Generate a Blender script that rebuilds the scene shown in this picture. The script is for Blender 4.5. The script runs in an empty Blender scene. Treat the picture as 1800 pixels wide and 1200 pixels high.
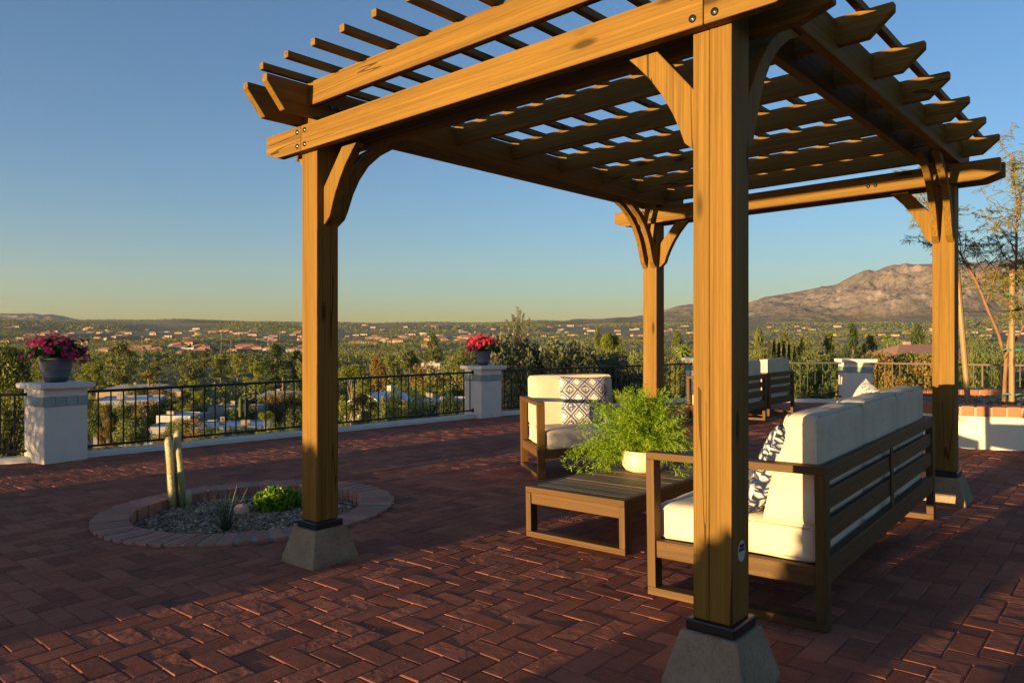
import bpy, bmesh, math, random
import numpy as np
from mathutils import Vector, Matrix, noise as mnoise

# ------------------------------------------------------------------ camera, world, sun, exposure
SC = bpy.context.scene
COL = SC.collection
F = 1311.0                      # focal length in pixels of the 1800 px wide photograph
CAM_H = 1.2015
cam = bpy.data.cameras.new('camera')
cam.sensor_width = 36.0
cam.lens = F / 1800 * 36
cam.clip_start = 0.05
cam.clip_end = 40000
camo = bpy.data.objects.new('camera', cam)
camo.location = (0, 0, CAM_H)
camo.rotation_euler = (math.pi / 2, 0, 0)
COL.objects.link(camo)
SC.camera = camo

SUN_DIR = Vector((-0.759, -0.651, 0)).normalized()          # towards the sun, behind and to the left
SUN_EL = math.radians(1.5)
world = bpy.data.worlds.new('World')
SC.world = world
world.use_nodes = True
_nt = world.node_tree
_sky = _nt.nodes.new('ShaderNodeTexSky')
_sky.sky_type = 'NISHITA'
_sky.sun_disc = False
_sky.sun_elevation = math.radians(2.4)
_sky.sun_rotation = math.atan2(SUN_DIR.x, SUN_DIR.y)
_sky.altitude = 750
_sky.air_density = 1.0
_sky.dust_density = 0.8
_sky.ozone_density = 3.1
_bg = _nt.nodes['Background']
_nt.links.new(_sky.outputs[0], _bg.inputs[0])
_bg.inputs[1].default_value = 0.130
sun = bpy.data.lights.new('sun', 'SUN')
sun.energy = 4.1
sun.angle = math.radians(0.5)
sun.color = (1.0, 0.70, 0.31)
suno = bpy.data.objects.new('sun', sun)
suno.rotation_euler = (-Vector((SUN_DIR.x * math.cos(SUN_EL), SUN_DIR.y * math.cos(SUN_EL), math.sin(SUN_EL)))).to_track_quat('-Z', 'Y').to_euler()
COL.objects.link(suno)
SC.view_settings.view_transform = 'Standard'
SC.view_settings.look = 'None'
SC.view_settings.exposure = 1.7
SC.view_settings.gamma = 1.0
SC.cycles.max_bounces = 6
SC.cycles.transparent_max_bounces = 8
SC.cycles.use_denoising = True

# ------------------------------------------------------------------ the lie of the patio
TH = 0.8574
A = np.array([math.sin(TH), -math.cos(TH)])      # along the front of the pergola, towards the near post
B = np.array([math.cos(TH), math.sin(TH)])       # along its depth, away
P0 = np.array([-1.053, 4.023])
KX, KY, KC = 0.01575884, -0.00028126, 0.0177255  # the paving falls gently to the left


def gz(x, y):
    return KX * x + KY * y + KC


def gpt(u, v, hh=0.0):
    """ground point seen at a pixel of the photograph, hh above the paving"""
    dx = (u - 900) / F
    dz = -(v - 600) / F
    d = (CAM_H - hh - KC) / (KX * dx + KY - dz)
    return dx * d, d


def ab2xy(a, b):
    p = P0 + a * A + b * B
    return float(p[0]), float(p[1])


def xy2ab(x, y):
    q = np.array([x, y]) - P0
    return float(q @ A), float(q @ B)


TILT = Matrix.Rotation(-math.atan(KX), 4, 'Y')
RNG = random.Random(7)

# ------------------------------------------------------------------ materials


def newmat(name):
    m = bpy.data.materials.new(name)
    m.use_nodes = True
    nt = m.node_tree
    return m, nt, nt.nodes['Principled BSDF']


def nd(nt, t, **kw):
    n = nt.nodes.new(t)
    for k, v in kw.items():
        if k.startswith('i_'):
            key = k[2:]
            n.inputs[int(key) if key.isdigit() else key].default_value = v
        else:
            setattr(n, k, v)
    return n


def ramp(nt, src, stops):
    r = nt.nodes.new('ShaderNodeValToRGB')
    e = r.color_ramp.elements
    while len(e) < len(stops):
        e.new(0.5)
    for el, (p, c) in zip(e, stops):
        el.position = p
        el.color = (*c, 1) if len(c) == 3 else c
    nt.links.new(src, r.inputs[0])
    return r.outputs[0]


def math_n(nt, op, a, b=None, c=None):
    n = nt.nodes.new('ShaderNodeMath')
    n.operation = op
    for i, s in enumerate((a, b, c)):
        if s is None:
            continue
        if isinstance(s, (int, float)):
            n.inputs[i].default_value = s
        else:
            nt.links.new(s, n.inputs[i])
    return n.outputs[0]


def mixc(nt, fac, a, b, mode='MIX'):
    n = nt.nodes.new('ShaderNodeMix')
    n.data_type = 'RGBA'
    n.blend_type = mode
    for k, s in ((0, fac), (6, a), (7, b)):
        if isinstance(s, (int, float)):
            n.inputs[k].default_value = s
        elif isinstance(s, tuple):
            n.inputs[k].default_value = (*s, 1)
        else:
            nt.links.new(s, n.inputs[k])
    return n.outputs[2]


def attr(nt, name):
    n = nt.nodes.new('ShaderNodeAttribute')
    n.attribute_name = name
    return n


def mapped(nt, vec, scale, loc=(0, 0, 0)):
    n = nt.nodes.new('ShaderNodeMapping')
    n.inputs['Scale'].default_value = scale
    n.inputs['Location'].default_value = loc
    nt.links.new(vec, n.inputs['Vector'])
    return n.outputs[0]


def noise(nt, vec, scale, detail=4, rough=0.55, dist=0.0):
    n = nd(nt, 'ShaderNodeTexNoise')
    n.inputs['Scale'].default_value = scale
    n.inputs['Detail'].default_value = detail
    n.inputs['Roughness'].default_value = rough
    n.inputs['Distortion'].default_value = dist
    if vec is not None:
        nt.links.new(vec, n.inputs['Vector'])
    return n.outputs['Fac']


def bump(nt, bsdf, h, strength, dist, prev=None):
    b = nd(nt, 'ShaderNodeBump')
    b.inputs['Strength'].default_value = strength
    b.inputs['Distance'].default_value = dist
    nt.links.new(h, b.inputs['Height'])
    if prev is not None:
        nt.links.new(prev, b.inputs['Normal'])
    nt.links.new(b.outputs[0], bsdf.inputs['Normal'])
    return b.outputs[0]


def wood_mat(name, dark, light, knots=True, rough=0.55, spec=0.35):
    m, nt, bs = newmat(name)
    gc = attr(nt, 'gc').outputs['Vector']
    big = noise(nt, mapped(nt, gc, (0.5, 9, 9)), 1.0, 4, 0.6)
    grain = noise(nt, mapped(nt, gc, (1.1, 85, 85)), 1.0, 5, 0.65, 0.4)
    fine = noise(nt, mapped(nt, gc, (14, 260, 260)), 1.0, 2, 0.6)
    g = math_n(nt, 'ADD', math_n(nt, 'MULTIPLY', grain, 0.68), math_n(nt, 'MULTIPLY', big, 0.32))
    mid = tuple((a + b) / 2 for a, b in zip(dark, light))
    col = ramp(nt, g, [(0.28, tuple(x * .9 for x in dark)), (0.5, mid), (0.70, light)])
    col = mixc(nt, math_n(nt, 'MULTIPLY', fine, 0.35), col, tuple(x * 0.6 for x in dark))
    h = math_n(nt, 'ADD', math_n(nt, 'MULTIPLY', grain, 0.6), math_n(nt, 'MULTIPLY', fine, 0.4))
    if knots:
        warp = nd(nt, 'ShaderNodeTexVoronoi', i_Scale=1.0, i_Randomness=1.0)
        nt.links.new(mapped(nt, gc, (1.9, 7, 7)), warp.inputs['Vector'])
        dd = warp.outputs['Distance']
        core = ramp(nt, dd, [(0.07, (1, 1, 1)), (0.14, (0, 0, 0))])
        ring = nd(nt, 'ShaderNodeMath', operation='SINE')
        nt.links.new(math_n(nt, 'MULTIPLY', dd, 60.0), ring.inputs[0])
        halo = ramp(nt, dd, [(0.12, (1, 1, 1)), (0.40, (0, 0, 0))])
        col = mixc(nt, math_n(nt, 'MULTIPLY', halo, 0.18), col, dark)
        col = mixc(nt, math_n(nt, 'MULTIPLY', core, 0.85), col, tuple(x * 0.35 for x in dark))
        h = math_n(nt, 'ADD', h, math_n(nt, 'MULTIPLY', math_n(nt, 'MULTIPLY', ring.outputs[0], halo), 0.25))
        cr = noise(nt, mapped(nt, gc, (0.45, 13, 13)), 1.0, 2, 0.4)
        cr2 = noise(nt, mapped(nt, gc, (0.8, 3, 3)), 1.0, 2, 0.5)
        crack = math_n(nt, 'MULTIPLY', math_n(nt, 'LESS_THAN', math_n(nt, 'ABSOLUTE', math_n(nt, 'SUBTRACT', cr, 0.5)), 0.008), math_n(nt, 'GREATER_THAN', cr2, 0.56))
        col = mixc(nt, math_n(nt, 'MULTIPLY', crack, 0.8), col, tuple(x * 0.25 for x in dark))
        h = math_n(nt, 'SUBTRACT', h, math_n(nt, 'MULTIPLY', crack, 0.5))
    nt.links.new(col, bs.inputs['Base Color'])
    bs.inputs['Roughness'].default_value = rough
    bs.inputs['Specular IOR Level'].default_value = spec
    bump(nt, bs, h, 0.45, 0.005)
    return m


def plain_mat(name, col, rough=0.6, var=0.15, scale=20.0, bumpd=0.002, bumps=0.3, metallic=0.0, spec=0.4, attrib=None):
    m, nt, bs = newmat(name)
    tc = nd(nt, 'ShaderNodeTexCoord')
    v = attr(nt, attrib).outputs['Vector'] if attrib else tc.outputs['Object']
    n = noise(nt, v, scale, 5, 0.6)
    n2 = noise(nt, v, scale * 0.13, 3, 0.5)
    f = math_n(nt, 'ADD', math_n(nt, 'MULTIPLY', n, 0.5), math_n(nt, 'MULTIPLY', n2, 0.5))
    c = ramp(nt, f, [(0.3, tuple(x * (1 - var) for x in col)), (0.7, tuple(min(1, x * (1 + var)) for x in col))])
    nt.links.new(c, bs.inputs['Base Color'])
    bs.inputs['Roughness'].default_value = rough
    bs.inputs['Metallic'].default_value = metallic
    bs.inputs['Specular IOR Level'].default_value = spec
    if bumps:
        bump(nt, bs, n, bumps, bumpd)
    return m


def leaf_mat(name, c1, c2, trans=0.3, rough=0.6, spec=0.2):
    m, nt, bs = newmat(name)
    lv = attr(nt, 'lv').outputs['Fac']
    oi = nd(nt, 'ShaderNodeObjectInfo')
    f = math_n(nt, 'ADD', math_n(nt, 'MULTIPLY', lv, 0.75), math_n(nt, 'MULTIPLY', oi.outputs['Random'], 0.25))
    c = ramp(nt, f, [(0.0, c1), (1.0, c2)])
    nt.links.new(c, bs.inputs['Base Color'])
    bs.inputs['Roughness'].default_value = rough
    bs.inputs['Specular IOR Level'].default_value = spec
    tr = nd(nt, 'ShaderNodeBsdfTranslucent')
    nt.links.new(c, tr.inputs['Color'])
    mx = nd(nt, 'ShaderNodeMixShader')
    mx.inputs[0].default_value = trans
    nt.links.new(bs.outputs[0], mx.inputs[1])
    nt.links.new(tr.outputs[0], mx.inputs[2])
    nt.links.new(mx.outputs[0], nt.nodes['Material Output'].inputs['Surface'])
    return m


def brick_mat(name, dark, light, wave=True, rough=0.75):
    m, nt, bs = newmat(name)
    lv = attr(nt, 'lv').outputs['Fac']
    gc = attr(nt, 'gc').outputs['Vector']
    n = noise(nt, gc, 26, 5, 0.65)
    n2 = noise(nt, gc, 4.0, 3, 0.5)
    f = math_n(nt, 'ADD', math_n(nt, 'ADD', math_n(nt, 'MULTIPLY', lv, 0.26), math_n(nt, 'MULTIPLY', n, 0.30)), math_n(nt, 'MULTIPLY', noise(nt, gc, 170, 3, 0.7), 0.44))
    c = ramp(nt, f, [(0.28, dark), (0.70, light)])
    tcp = nd(nt, 'ShaderNodeNewGeometry')
    stain = noise(nt, tcp.outputs['Position'], 0.9, 4, 0.6)
    c = mixc(nt, ramp(nt, stain, [(0.45, (0, 0, 0)), (0.75, (0.4, 0.4, 0.4))]), c, tuple(x * 0.55 + 0.02 for x in dark))
    nt.links.new(c, bs.inputs['Base Color'])
    bs.inputs['Roughness'].default_value = rough
    bs.inputs['Specular IOR Level'].default_value = 0.12
    h = math_n(nt, 'ADD', math_n(nt, 'MULTIPLY', n, 0.5), math_n(nt, 'MULTIPLY', noise(nt, gc, 110, 3, 0.7), 0.35))
    if wave:
        w = nd(nt, 'ShaderNodeTexWave', wave_type='RINGS', rings_direction='SPHERICAL')
        w.inputs['Scale'].default_value = 16
        w.inputs['Distortion'].default_value = 5
        w.inputs['Detail'].default_value = 2
        nt.links.new(gc, w.inputs['Vector'])
        msk = ramp(nt, lv, [(0.50, (0, 0, 0)), (0.6, (1, 1, 1))])
        h = math_n(nt, 'ADD', h, math_n(nt, 'MULTIPLY', math_n(nt, 'MULTIPLY', w.outputs['Fac'], msk), 0.7))
    h = math_n(nt, 'ADD', h, math_n(nt, 'MULTIPLY', n2, 1.2))
    bump(nt, bs, h, 0.5, 0.004)
    return m


M = {}
M['cedar'] = wood_mat('cedar', (0.10, 0.050, 0.009), (0.27, 0.145, 0.026), rough=0.7, spec=0.15)
M['teak'] = wood_mat('teak', (0.055, 0.026, 0.008), (0.145, 0.072, 0.021), knots=False, rough=0.6, spec=0.2)
M['teak_top'] = wood_mat('teak_top', (0.15, 0.095, 0.052), (0.32, 0.215, 0.125), knots=False, rough=0.6, spec=0.2)
M['stake'] = wood_mat('stake_wood', (0.17, 0.095, 0.04), (0.38, 0.24, 0.11))
M['black_iron'] = plain_mat('black_iron', (0.012, 0.012, 0.013), 0.45, 0.2, 60, 0.001, 0.15)
M['sunlit_iron'] = plain_mat('sunlit_iron', (0.10, 0.062, 0.04), 0.5, 0.2, 60, 0.001, 0.15)  # the black iron again, with golden sunlight put into its colour
M['collar'] = plain_mat('black_collar', (0.010, 0.011, 0.014), 0.38, 0.2, 40, 0.001, 0.1)
def concrete_mat():
    m, nt, bs = newmat('cast_concrete')
    tc = nd(nt, 'ShaderNodeTexCoord').outputs['Object']
    n = noise(nt, tc, 70, 5, 0.7)
    n2 = noise(nt, tc, 7, 4, 0.6)
    c = ramp(nt, math_n(nt, 'ADD', math_n(nt, 'MULTIPLY', n, .5), math_n(nt, 'MULTIPLY', n2, .5)), [(.32, (0.17, 0.115, 0.07)), (.68, (0.33, 0.245, 0.165))])
    vo = nd(nt, 'ShaderNodeTexVoronoi', i_Scale=75.0)
    nt.links.new(tc, vo.inputs['Vector'])
    pit = ramp(nt, vo.outputs['Distance'], [(.10, (1, 1, 1)), (.2, (0, 0, 0))])
    sel = ramp(nt, noise(nt, tc, 38, 2, .5), [(.5, (0, 0, 0)), (.56, (1, 1, 1))])
    pit = math_n(nt, 'MULTIPLY', pit, sel)
    c = mixc(nt, math_n(nt, 'MULTIPLY', pit, .8), c, (.06, .045, .03))
    nt.links.new(c, bs.inputs['Base Color'])
    bs.inputs['Roughness'].default_value = .95
    bs.inputs['Specular IOR Level'].default_value = .1
    bump(nt, bs, math_n(nt, 'SUBTRACT', n, pit), .8, .004)
    return m


M['concrete'] = concrete_mat()
M['stucco'] = plain_mat('white_stucco', (0.70, 0.60, 0.505), 0.9, 0.07, 45, 0.004, 0.5)
M['cream_stucco'] = plain_mat('cream_stucco', (0.70, 0.63, 0.50), 0.9, 0.06, 60, 0.004, 0.55)
M['cap'] = plain_mat('white_cap', (0.68, 0.625, 0.56), 0.85, 0.10, 18, 0.004, 0.5)
M['mortar'] = plain_mat('mortar', (0.30, 0.235, 0.175), 0.95, 0.2, 70, 0.003, 0.6)
M['sand'] = plain_mat('joint_sand', (0.10, 0.045, 0.032), 0.95, 0.3, 60, 0.003, 0.6)
M['brick'] = brick_mat('paving_brick', (0.17, 0.054, 0.032), (0.43, 0.145, 0.083), rough=0.95)
M['ring_brick'] = brick_mat('edging_brick', (0.26, 0.105, 0.07), (0.46, 0.215, 0.15), wave=False)
M['cap_brick'] = brick_mat('cap_brick', (0.28, 0.10, 0.055), (0.42, 0.17, 0.09), wave=False)
M['tile'] = plain_mat('glazed_tile', (0.20, 0.285, 0.29), 0.25, 0.22, 9, 0.001, 0.1, spec=0.6, attrib='gc')
M['cushion'] = plain_mat('cream_canvas', (0.66, 0.56, 0.44), 0.95, 0.025, 260, 0.0008, 0.35, spec=0.1)
def fabric_mat():
    m, nt, bs = newmat('cream_canvas')
    tc = nd(nt, 'ShaderNodeTexCoord').outputs['Object']
    weave = noise(nt, tc, 420, 2, 0.7)
    crease = noise(nt, mapped(nt, tc, (5, 5, 16)), 1.0, 4, 0.55, 1.2)
    soil = noise(nt, tc, 3.2, 4, 0.6)
    c = ramp(nt, soil, [(.35, (0.53, 0.435, 0.32)), (.65, (0.62, 0.52, 0.395))])
    nt.links.new(c, bs.inputs['Base Color'])
    bs.inputs['Roughness'].default_value = .95
    bs.inputs['Specular IOR Level'].default_value = .08
    b1 = bump(nt, bs, crease, .35, .02)
    bump(nt, bs, weave, .35, .001, b1)
    return m


M['cushion'] = fabric_mat()
M['pot_blue'] = None


def pot_mat():
    m, nt, bs = newmat('slate_pot')
    gc = attr(nt, 'gc').outputs['Vector']
    n = noise(nt, mapped(nt, gc, (3, 3, 60)), 1.0, 4, 0.6)
    c = ramp(nt, n, [(0.3, (0.055, 0.068, 0.088)), (0.7, (0.135, 0.155, 0.18))])
    sep = nd(nt, 'ShaderNodeSeparateXYZ')
    nt.links.new(gc, sep.inputs[0])
    f = ramp(nt, sep.outputs[2], [(0.045, (1, 1, 1)), (0.055, (0, 0, 0))])
    c = mixc(nt, f, c, (0.035, 0.045, 0.062))
    nt.links.new(c, bs.inputs['Base Color'])
    bs.inputs['Roughness'].default_value = 0.5
    return m


M['pot_blue'] = pot_mat()


def cream_pot_mat():
    m, nt, bs = newmat('cream_pot')
    gc = attr(nt, 'gc').outputs['Vector']
    n = noise(nt, gc, 7, 3, 0.5)
    c = ramp(nt, n, [(0.35, (0.50, 0.43, 0.30)), (0.7, (0.66, 0.58, 0.43))])
    nt.links.new(c, bs.inputs['Base Color'])
    bs.inputs['Roughness'].default_value = 0.45
    w = nd(nt, 'ShaderNodeTexWave', wave_type='BANDS', bands_direction='Z')
    w.inputs['Scale'].default_value = 26
    w.inputs['Distortion'].default_value = 0.8
    nt.links.new(gc, w.inputs['Vector'])
    bump(nt, bs, w.outputs['Fac'], 0.35, 0.002)
    return m


M['pot_cream'] = cream_pot_mat()


def lattice_cloth():
    """white cloth printed with a navy diamond lattice"""
    m, nt, bs = newmat('lattice_cloth')
    gc = attr(nt, 'gc').outputs['Vector']
    sep = nd(nt, 'ShaderNodeSeparateXYZ')
    nt.links.new(gc, sep.inputs[0])
    wob = noise(nt, gc, 40, 3, 0.6)
    k = 1 / 0.150
    u = math_n(nt, 'MULTIPLY', sep.outputs[0], k)
    v = math_n(nt, 'MULTIPLY', sep.outputs[2], k * 0.92)
    s = math_n(nt, 'ADD', u, v)
    d = math_n(nt, 'SUBTRACT', u, v)
    wb = math_n(nt, 'MULTIPLY', math_n(nt, 'SUBTRACT', wob, 0.5), 0.10)

    def dist(x):        # 0 on the lattice line, .5 in the middle of the cell
        return math_n(nt, 'PINGPONG', math_n(nt, 'ADD', x, wb), 0.5)
    ds, dd = dist(s), dist(d)
    cell = math_n(nt, 'MINIMUM', ds, dd)
    line = math_n(nt, 'LESS_THAN', cell, 0.085)
    inner = math_n(nt, 'LESS_THAN', math_n(nt, 'ABSOLUTE', math_n(nt, 'SUBTRACT', cell, 0.19)), 0.048)
    pu = math_n(nt, 'PINGPONG', math_n(nt, 'ADD', u, 0.0), 0.5)
    pv = math_n(nt, 'PINGPONG', math_n(nt, 'ADD', v, 0.5), 0.5)
    r1 = math_n(nt, 'SQRT', math_n(nt, 'ADD', math_n(nt, 'POWER', pu, 2.0), math_n(nt, 'POWER', pv, 2.0)))
    rose = math_n(nt, 'LESS_THAN', math_n(nt, 'ABSOLUTE', math_n(nt, 'SUBTRACT', r1, math_n(nt, 'MULTIPLY', wob, 0.34))), 0.05)
    rose2 = math_n(nt, 'LESS_THAN', r1, 0.075)
    a = math_n(nt, 'MAXIMUM', math_n(nt, 'MAXIMUM', line, inner), math_n(nt, 'MAXIMUM', rose, rose2))
    c = mixc(nt, math_n(nt, 'MULTIPLY', a, 0.9), (0.60, 0.54, 0.48), (0.030, 0.038, 0.11))
    nt.links.new(c, bs.inputs['Base Color'])
    bs.inputs['Roughness'].default_value = 0.95
    bs.inputs['Specular IOR Level'].default_value = 0.1
    return m


def dyed_cloth(name, white, navy, lo, hi):
    m, nt, bs = newmat(name)
    gc = attr(nt, 'gc').outputs['Vector']
    n0 = nd(nt, 'ShaderNodeTexNoise', i_Scale=6.0, i_Detail=3.0)
    nt.links.new(gc, n0.inputs['Vector'])
    add = nd(nt, 'ShaderNodeVectorMath', operation='MULTIPLY_ADD')
    nt.links.new(n0.outputs['Color'], add.inputs[0])
    add.inputs[1].default_value = (0.16, 0.16, 0.16)
    nt.links.new(gc, add.inputs[2])
    vo = nd(nt, 'ShaderNodeTexVoronoi', feature='DISTANCE_TO_EDGE', i_Scale=30.0)
    nt.links.new(add.outputs[0], vo.inputs['Vector'])
    n1 = noise(nt, gc, 30, 4, 0.7)
    f = math_n(nt, 'ADD', vo.outputs['Distance'], math_n(nt, 'MULTIPLY', math_n(nt, 'SUBTRACT', n1, 0.5), 0.35))
    c = ramp(nt, f, [(lo, navy), (hi, white)])
    nt.links.new(c, bs.inputs['Base Color'])
    bs.inputs['Roughness'].default_value = 0.95
    bs.inputs['Specular IOR Level'].default_value = 0.1
    return m


M['lattice'] = lattice_cloth()
M['dyed_dark'] = dyed_cloth('dyed_dark_cloth', (0.52, 0.53, 0.56), (0.018, 0.026, 0.065), 0.07, 0.28)
M['dyed_light'] = dyed_cloth('dyed_light_cloth', (0.66, 0.64, 0.60), (0.06, 0.08, 0.16), 0.01, 0.09)

M['fern'] = leaf_mat('fern_green', (0.11, 0.20, 0.010), (0.33, 0.46, 0.03), 0.4)
M['flower_leaf'] = leaf_mat('flower_foliage', (0.018, 0.05, 0.012), (0.05, 0.11, 0.025), 0.25, 0.45, 0.4)
M['petal'] = leaf_mat('magenta_petal', (0.34, 0.006, 0.075), (0.56, 0.022, 0.16), 0.35)
M['petal_red'] = leaf_mat('red_petal', (0.50, 0.010, 0.055), (0.68, 0.04, 0.11), 0.35)
M['bush'] = leaf_mat('bright_bush', (0.09, 0.19, 0.008), (0.28, 0.42, 0.02), 0.4, 0.4, 0.4)
M['yucca'] = leaf_mat('yucca_blade', (0.035, 0.055, 0.022), (0.09, 0.115, 0.05), 0.15)
M['weed'] = leaf_mat('weed_green', (0.05, 0.07, 0.03), (0.12, 0.14, 0.06), 0.2)
M['olive'] = leaf_mat('silver_olive_leaf', (0.075, 0.088, 0.048), (0.21, 0.21, 0.115), 0.22)
M['euc'] = leaf_mat('eucalyptus_leaf', (0.065, 0.082, 0.022), (0.20, 0.20, 0.05), 0.25)
M['mesq'] = leaf_mat('mesquite_leaf', (0.08, 0.10, 0.032), (0.215, 0.23, 0.07), 0.25)
M['pine'] = leaf_mat('pine_needle', (0.085, 0.11, 0.012), (0.25, 0.26, 0.03), 0.25)
M['darktree'] = leaf_mat('dark_leaf', (0.022, 0.038, 0.010), (0.07, 0.10, 0.025), 0.2)
M['palo'] = leaf_mat('palo_verde_leaf', (0.09, 0.13, 0.025), (0.22, 0.27, 0.06), 0.35)
M['cyp'] = leaf_mat('cypress_leaf', (0.035, 0.048, 0.018), (0.09, 0.10, 0.035), 0.15)
M['gold'] = leaf_mat('golden_leaf', (0.13, 0.085, 0.018), (0.28, 0.19, 0.045), 0.25)
M['scrub'] = leaf_mat('far_scrub', (0.055, 0.074, 0.02), (0.205, 0.205, 0.055), 0.2)
M['mes_twig'] = leaf_mat('young_tree_leaf', (0.13, 0.15, 0.03), (0.32, 0.29, 0.07), 0.35)
M['bark'] = plain_mat('bark', (0.17, 0.12, 0.075), 0.9, 0.35, 12, 0.02, 0.6)
M['young_bark'] = plain_mat('young_bark', (0.20, 0.10, 0.05), 0.8, 0.3, 40, 0.004, 0.5)
M['tie'] = plain_mat('green_tie', (0.02, 0.20, 0.15), 0.5, 0.1, 30, 0.001, 0)
M['cactus'] = None


def cactus_mat():
    m, nt, bs = newmat('woolly_cactus')
    gc = attr(nt, 'gc').outputs['Vector']
    sep = nd(nt, 'ShaderNodeSeparateXYZ')
    nt.links.new(gc, sep.inputs[0])
    n = noise(nt, mapped(nt, gc, (60, 60, 30)), 1.0, 3, 0.7)
    t = math_n(nt, 'ADD', sep.outputs[2], math_n(nt, 'MULTIPLY', math_n(nt, 'SUBTRACT', n, 0.5), 0.25))
    c = ramp(nt, t, [(0.05, (0.27, 0.25, 0.06)), (0.5, (0.48, 0.42, 0.17)), (0.95, (0.66, 0.56, 0.36))])
    nt.links.new(c, bs.inputs['Base Color'])
    bs.inputs['Roughness'].default_value = 0.95
    bump(nt, bs, n, 0.9, 0.004)
    return m


M['cactus'] = cactus_mat()
M['spine'] = leaf_mat('cactus_spine', (0.42, 0.38, 0.26), (0.66, 0.60, 0.46), 0.4)
M['rock'] = plain_mat('tan_rock', (0.66, 0.38, 0.26), 0.85, 0.15, 14, 0.006, 0.5)
M['badge'] = plain_mat('badge_silver', (0.42, 0.40, 0.38), 0.4, 0.05, 30, 0, 0)
M['bolt'] = plain_mat('black_bolt', (0.012, 0.012, 0.014), 0.3, 0.1, 30, 0, 0, spec=0.7)
M['bolt_hole'] = plain_mat('plugged_hole', (0.03, 0.012, 0.006), 0.8, 0.1, 30, 0, 0)


def gravel_mat():
    m, nt, bs = newmat('river_gravel')
    lv = attr(nt, 'lv').outputs['Fac']
    c = ramp(nt, lv, [(0.0, (0.075, 0.047, 0.030)), (0.35, (0.20, 0.125, 0.08)), (0.6, (0.33, 0.19, 0.095)), (0.85, (0.48, 0.33, 0.21)), (1.0, (0.74, 0.58, 0.41))])
    nt.links.new(c, bs.inputs['Base Color'])
    bs.inputs['Roughness'].default_value = 0.7
    return m


M['gravel'] = gravel_mat()


def terrain_mat():
    m, nt, bs = newmat('valley_ground')
    g = nd(nt, 'ShaderNodeNewGeometry')
    n = noise(nt, g.outputs['Position'], 0.012, 8, 0.6)
    n2 = noise(nt, g.outputs['Position'], 0.12, 5, 0.6)
    f = math_n(nt, 'ADD', math_n(nt, 'MULTIPLY', n, 0.6), math_n(nt, 'MULTIPLY', n2, 0.4))
    c = ramp(nt, f, [(0.35, (0.06, 0.062, 0.022)), (0.5, (0.11, 0.095, 0.04)), (0.62, (0.19, 0.135, 0.07)), (0.75, (0.085, 0.085, 0.03))])
    nt.links.new(c, bs.inputs['Base Color'])
    bs.inputs['Roughness'].default_value = 0.95
    return m


def mountain_mat():
    m, nt, bs = newmat('mountain_rock')
    g = nd(nt, 'ShaderNodeNewGeometry')
    n = noise(nt, g.outputs['Position'], 0.0035, 12, 0.70)
    n2 = noise(nt, g.outputs['Position'], 0.02, 6, 0.65)
    sep = nd(nt, 'ShaderNodeSeparateXYZ')
    nt.links.new(g.outputs['Position'], sep.inputs[0])
    c = ramp(nt, n, [(0.38, (0.13, 0.098, 0.088)), (0.52, (0.23, 0.172, 0.150)), (0.66, (0.37, 0.28, 0.245))])
    spk = ramp(nt, n2, [(0.44, (0, 0, 0)), (0.6, (1, 1, 1))])
    c = mixc(nt, math_n(nt, 'MULTIPLY', spk, 0.55), c, (0.12, 0.11, 0.07))
    low = ramp(nt, math_n(nt, 'MULTIPLY', sep.outputs[2], 0.001), [(0.17, (1, 1, 1)), (0.33, (0, 0, 0))])
    c = mixc(nt, math_n(nt, 'MULTIPLY', low, 0.6), c, (0.085, 0.08, 0.045))
    nt.links.new(c, bs.inputs['Base Color'])
    bs.inputs['Roughness'].default_value = 0.95
    bs.inputs['Specular IOR Level'].default_value = 0.1
    bump(nt, bs, noise(nt, g.outputs['Position'], 0.006, 8, 0.7), 0.45, 40)
    return m


M['terrain'] = terrain_mat()
M['mountain'] = mountain_mat()
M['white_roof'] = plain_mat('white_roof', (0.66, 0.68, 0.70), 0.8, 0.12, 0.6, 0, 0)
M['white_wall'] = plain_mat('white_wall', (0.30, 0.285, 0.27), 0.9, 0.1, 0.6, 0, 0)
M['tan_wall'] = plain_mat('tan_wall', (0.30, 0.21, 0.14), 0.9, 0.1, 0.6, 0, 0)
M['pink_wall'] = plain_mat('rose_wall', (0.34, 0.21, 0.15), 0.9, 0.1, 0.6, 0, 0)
M['red_roof'] = plain_mat('terracotta_roof', (0.33, 0.13, 0.075), 0.9, 0.2, 2.5, 0, 0)
M['rose_roof'] = plain_mat('rose_tile_roof', (0.30, 0.16, 0.12), 0.9, 0.15, 3, 0, 0)
M['grey_roof'] = plain_mat('grey_roof', (0.25, 0.23, 0.21), 0.9, 0.15, 2, 0, 0)
M['glass'] = plain_mat('dark_window', (0.02, 0.022, 0.026), 0.15, 0.1, 3, 0, 0)
M['pole'] = plain_mat('utility_pole_wood', (0.26, 0.19, 0.12), 0.9, 0.2, 6, 0, 0)

# ------------------------------------------------------------------ object helpers


def link(name, me, mat=None, parent=None):
    o = bpy.data.objects.new(name, me)
    COL.objects.link(o)
    if mat is not None and me is not None:
        me.materials.append(mat)
    if parent is not None:
        o.parent = parent
    return o


def tag(o, label=None, cat=None, group=None, kind=None):
    if label:
        o['label'] = label
    if cat:
        o['category'] = cat
    if group:
        o['group'] = group
    if kind:
        o['kind'] = kind
    return o


def thing(name, label, cat, loc=(0, 0, 0), group=None):
    o = bpy.data.objects.new(name, None)
    o.empty_display_size = 0.1
    COL.objects.link(o)
    o.location = loc
    return tag(o, label, cat, group)


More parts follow.
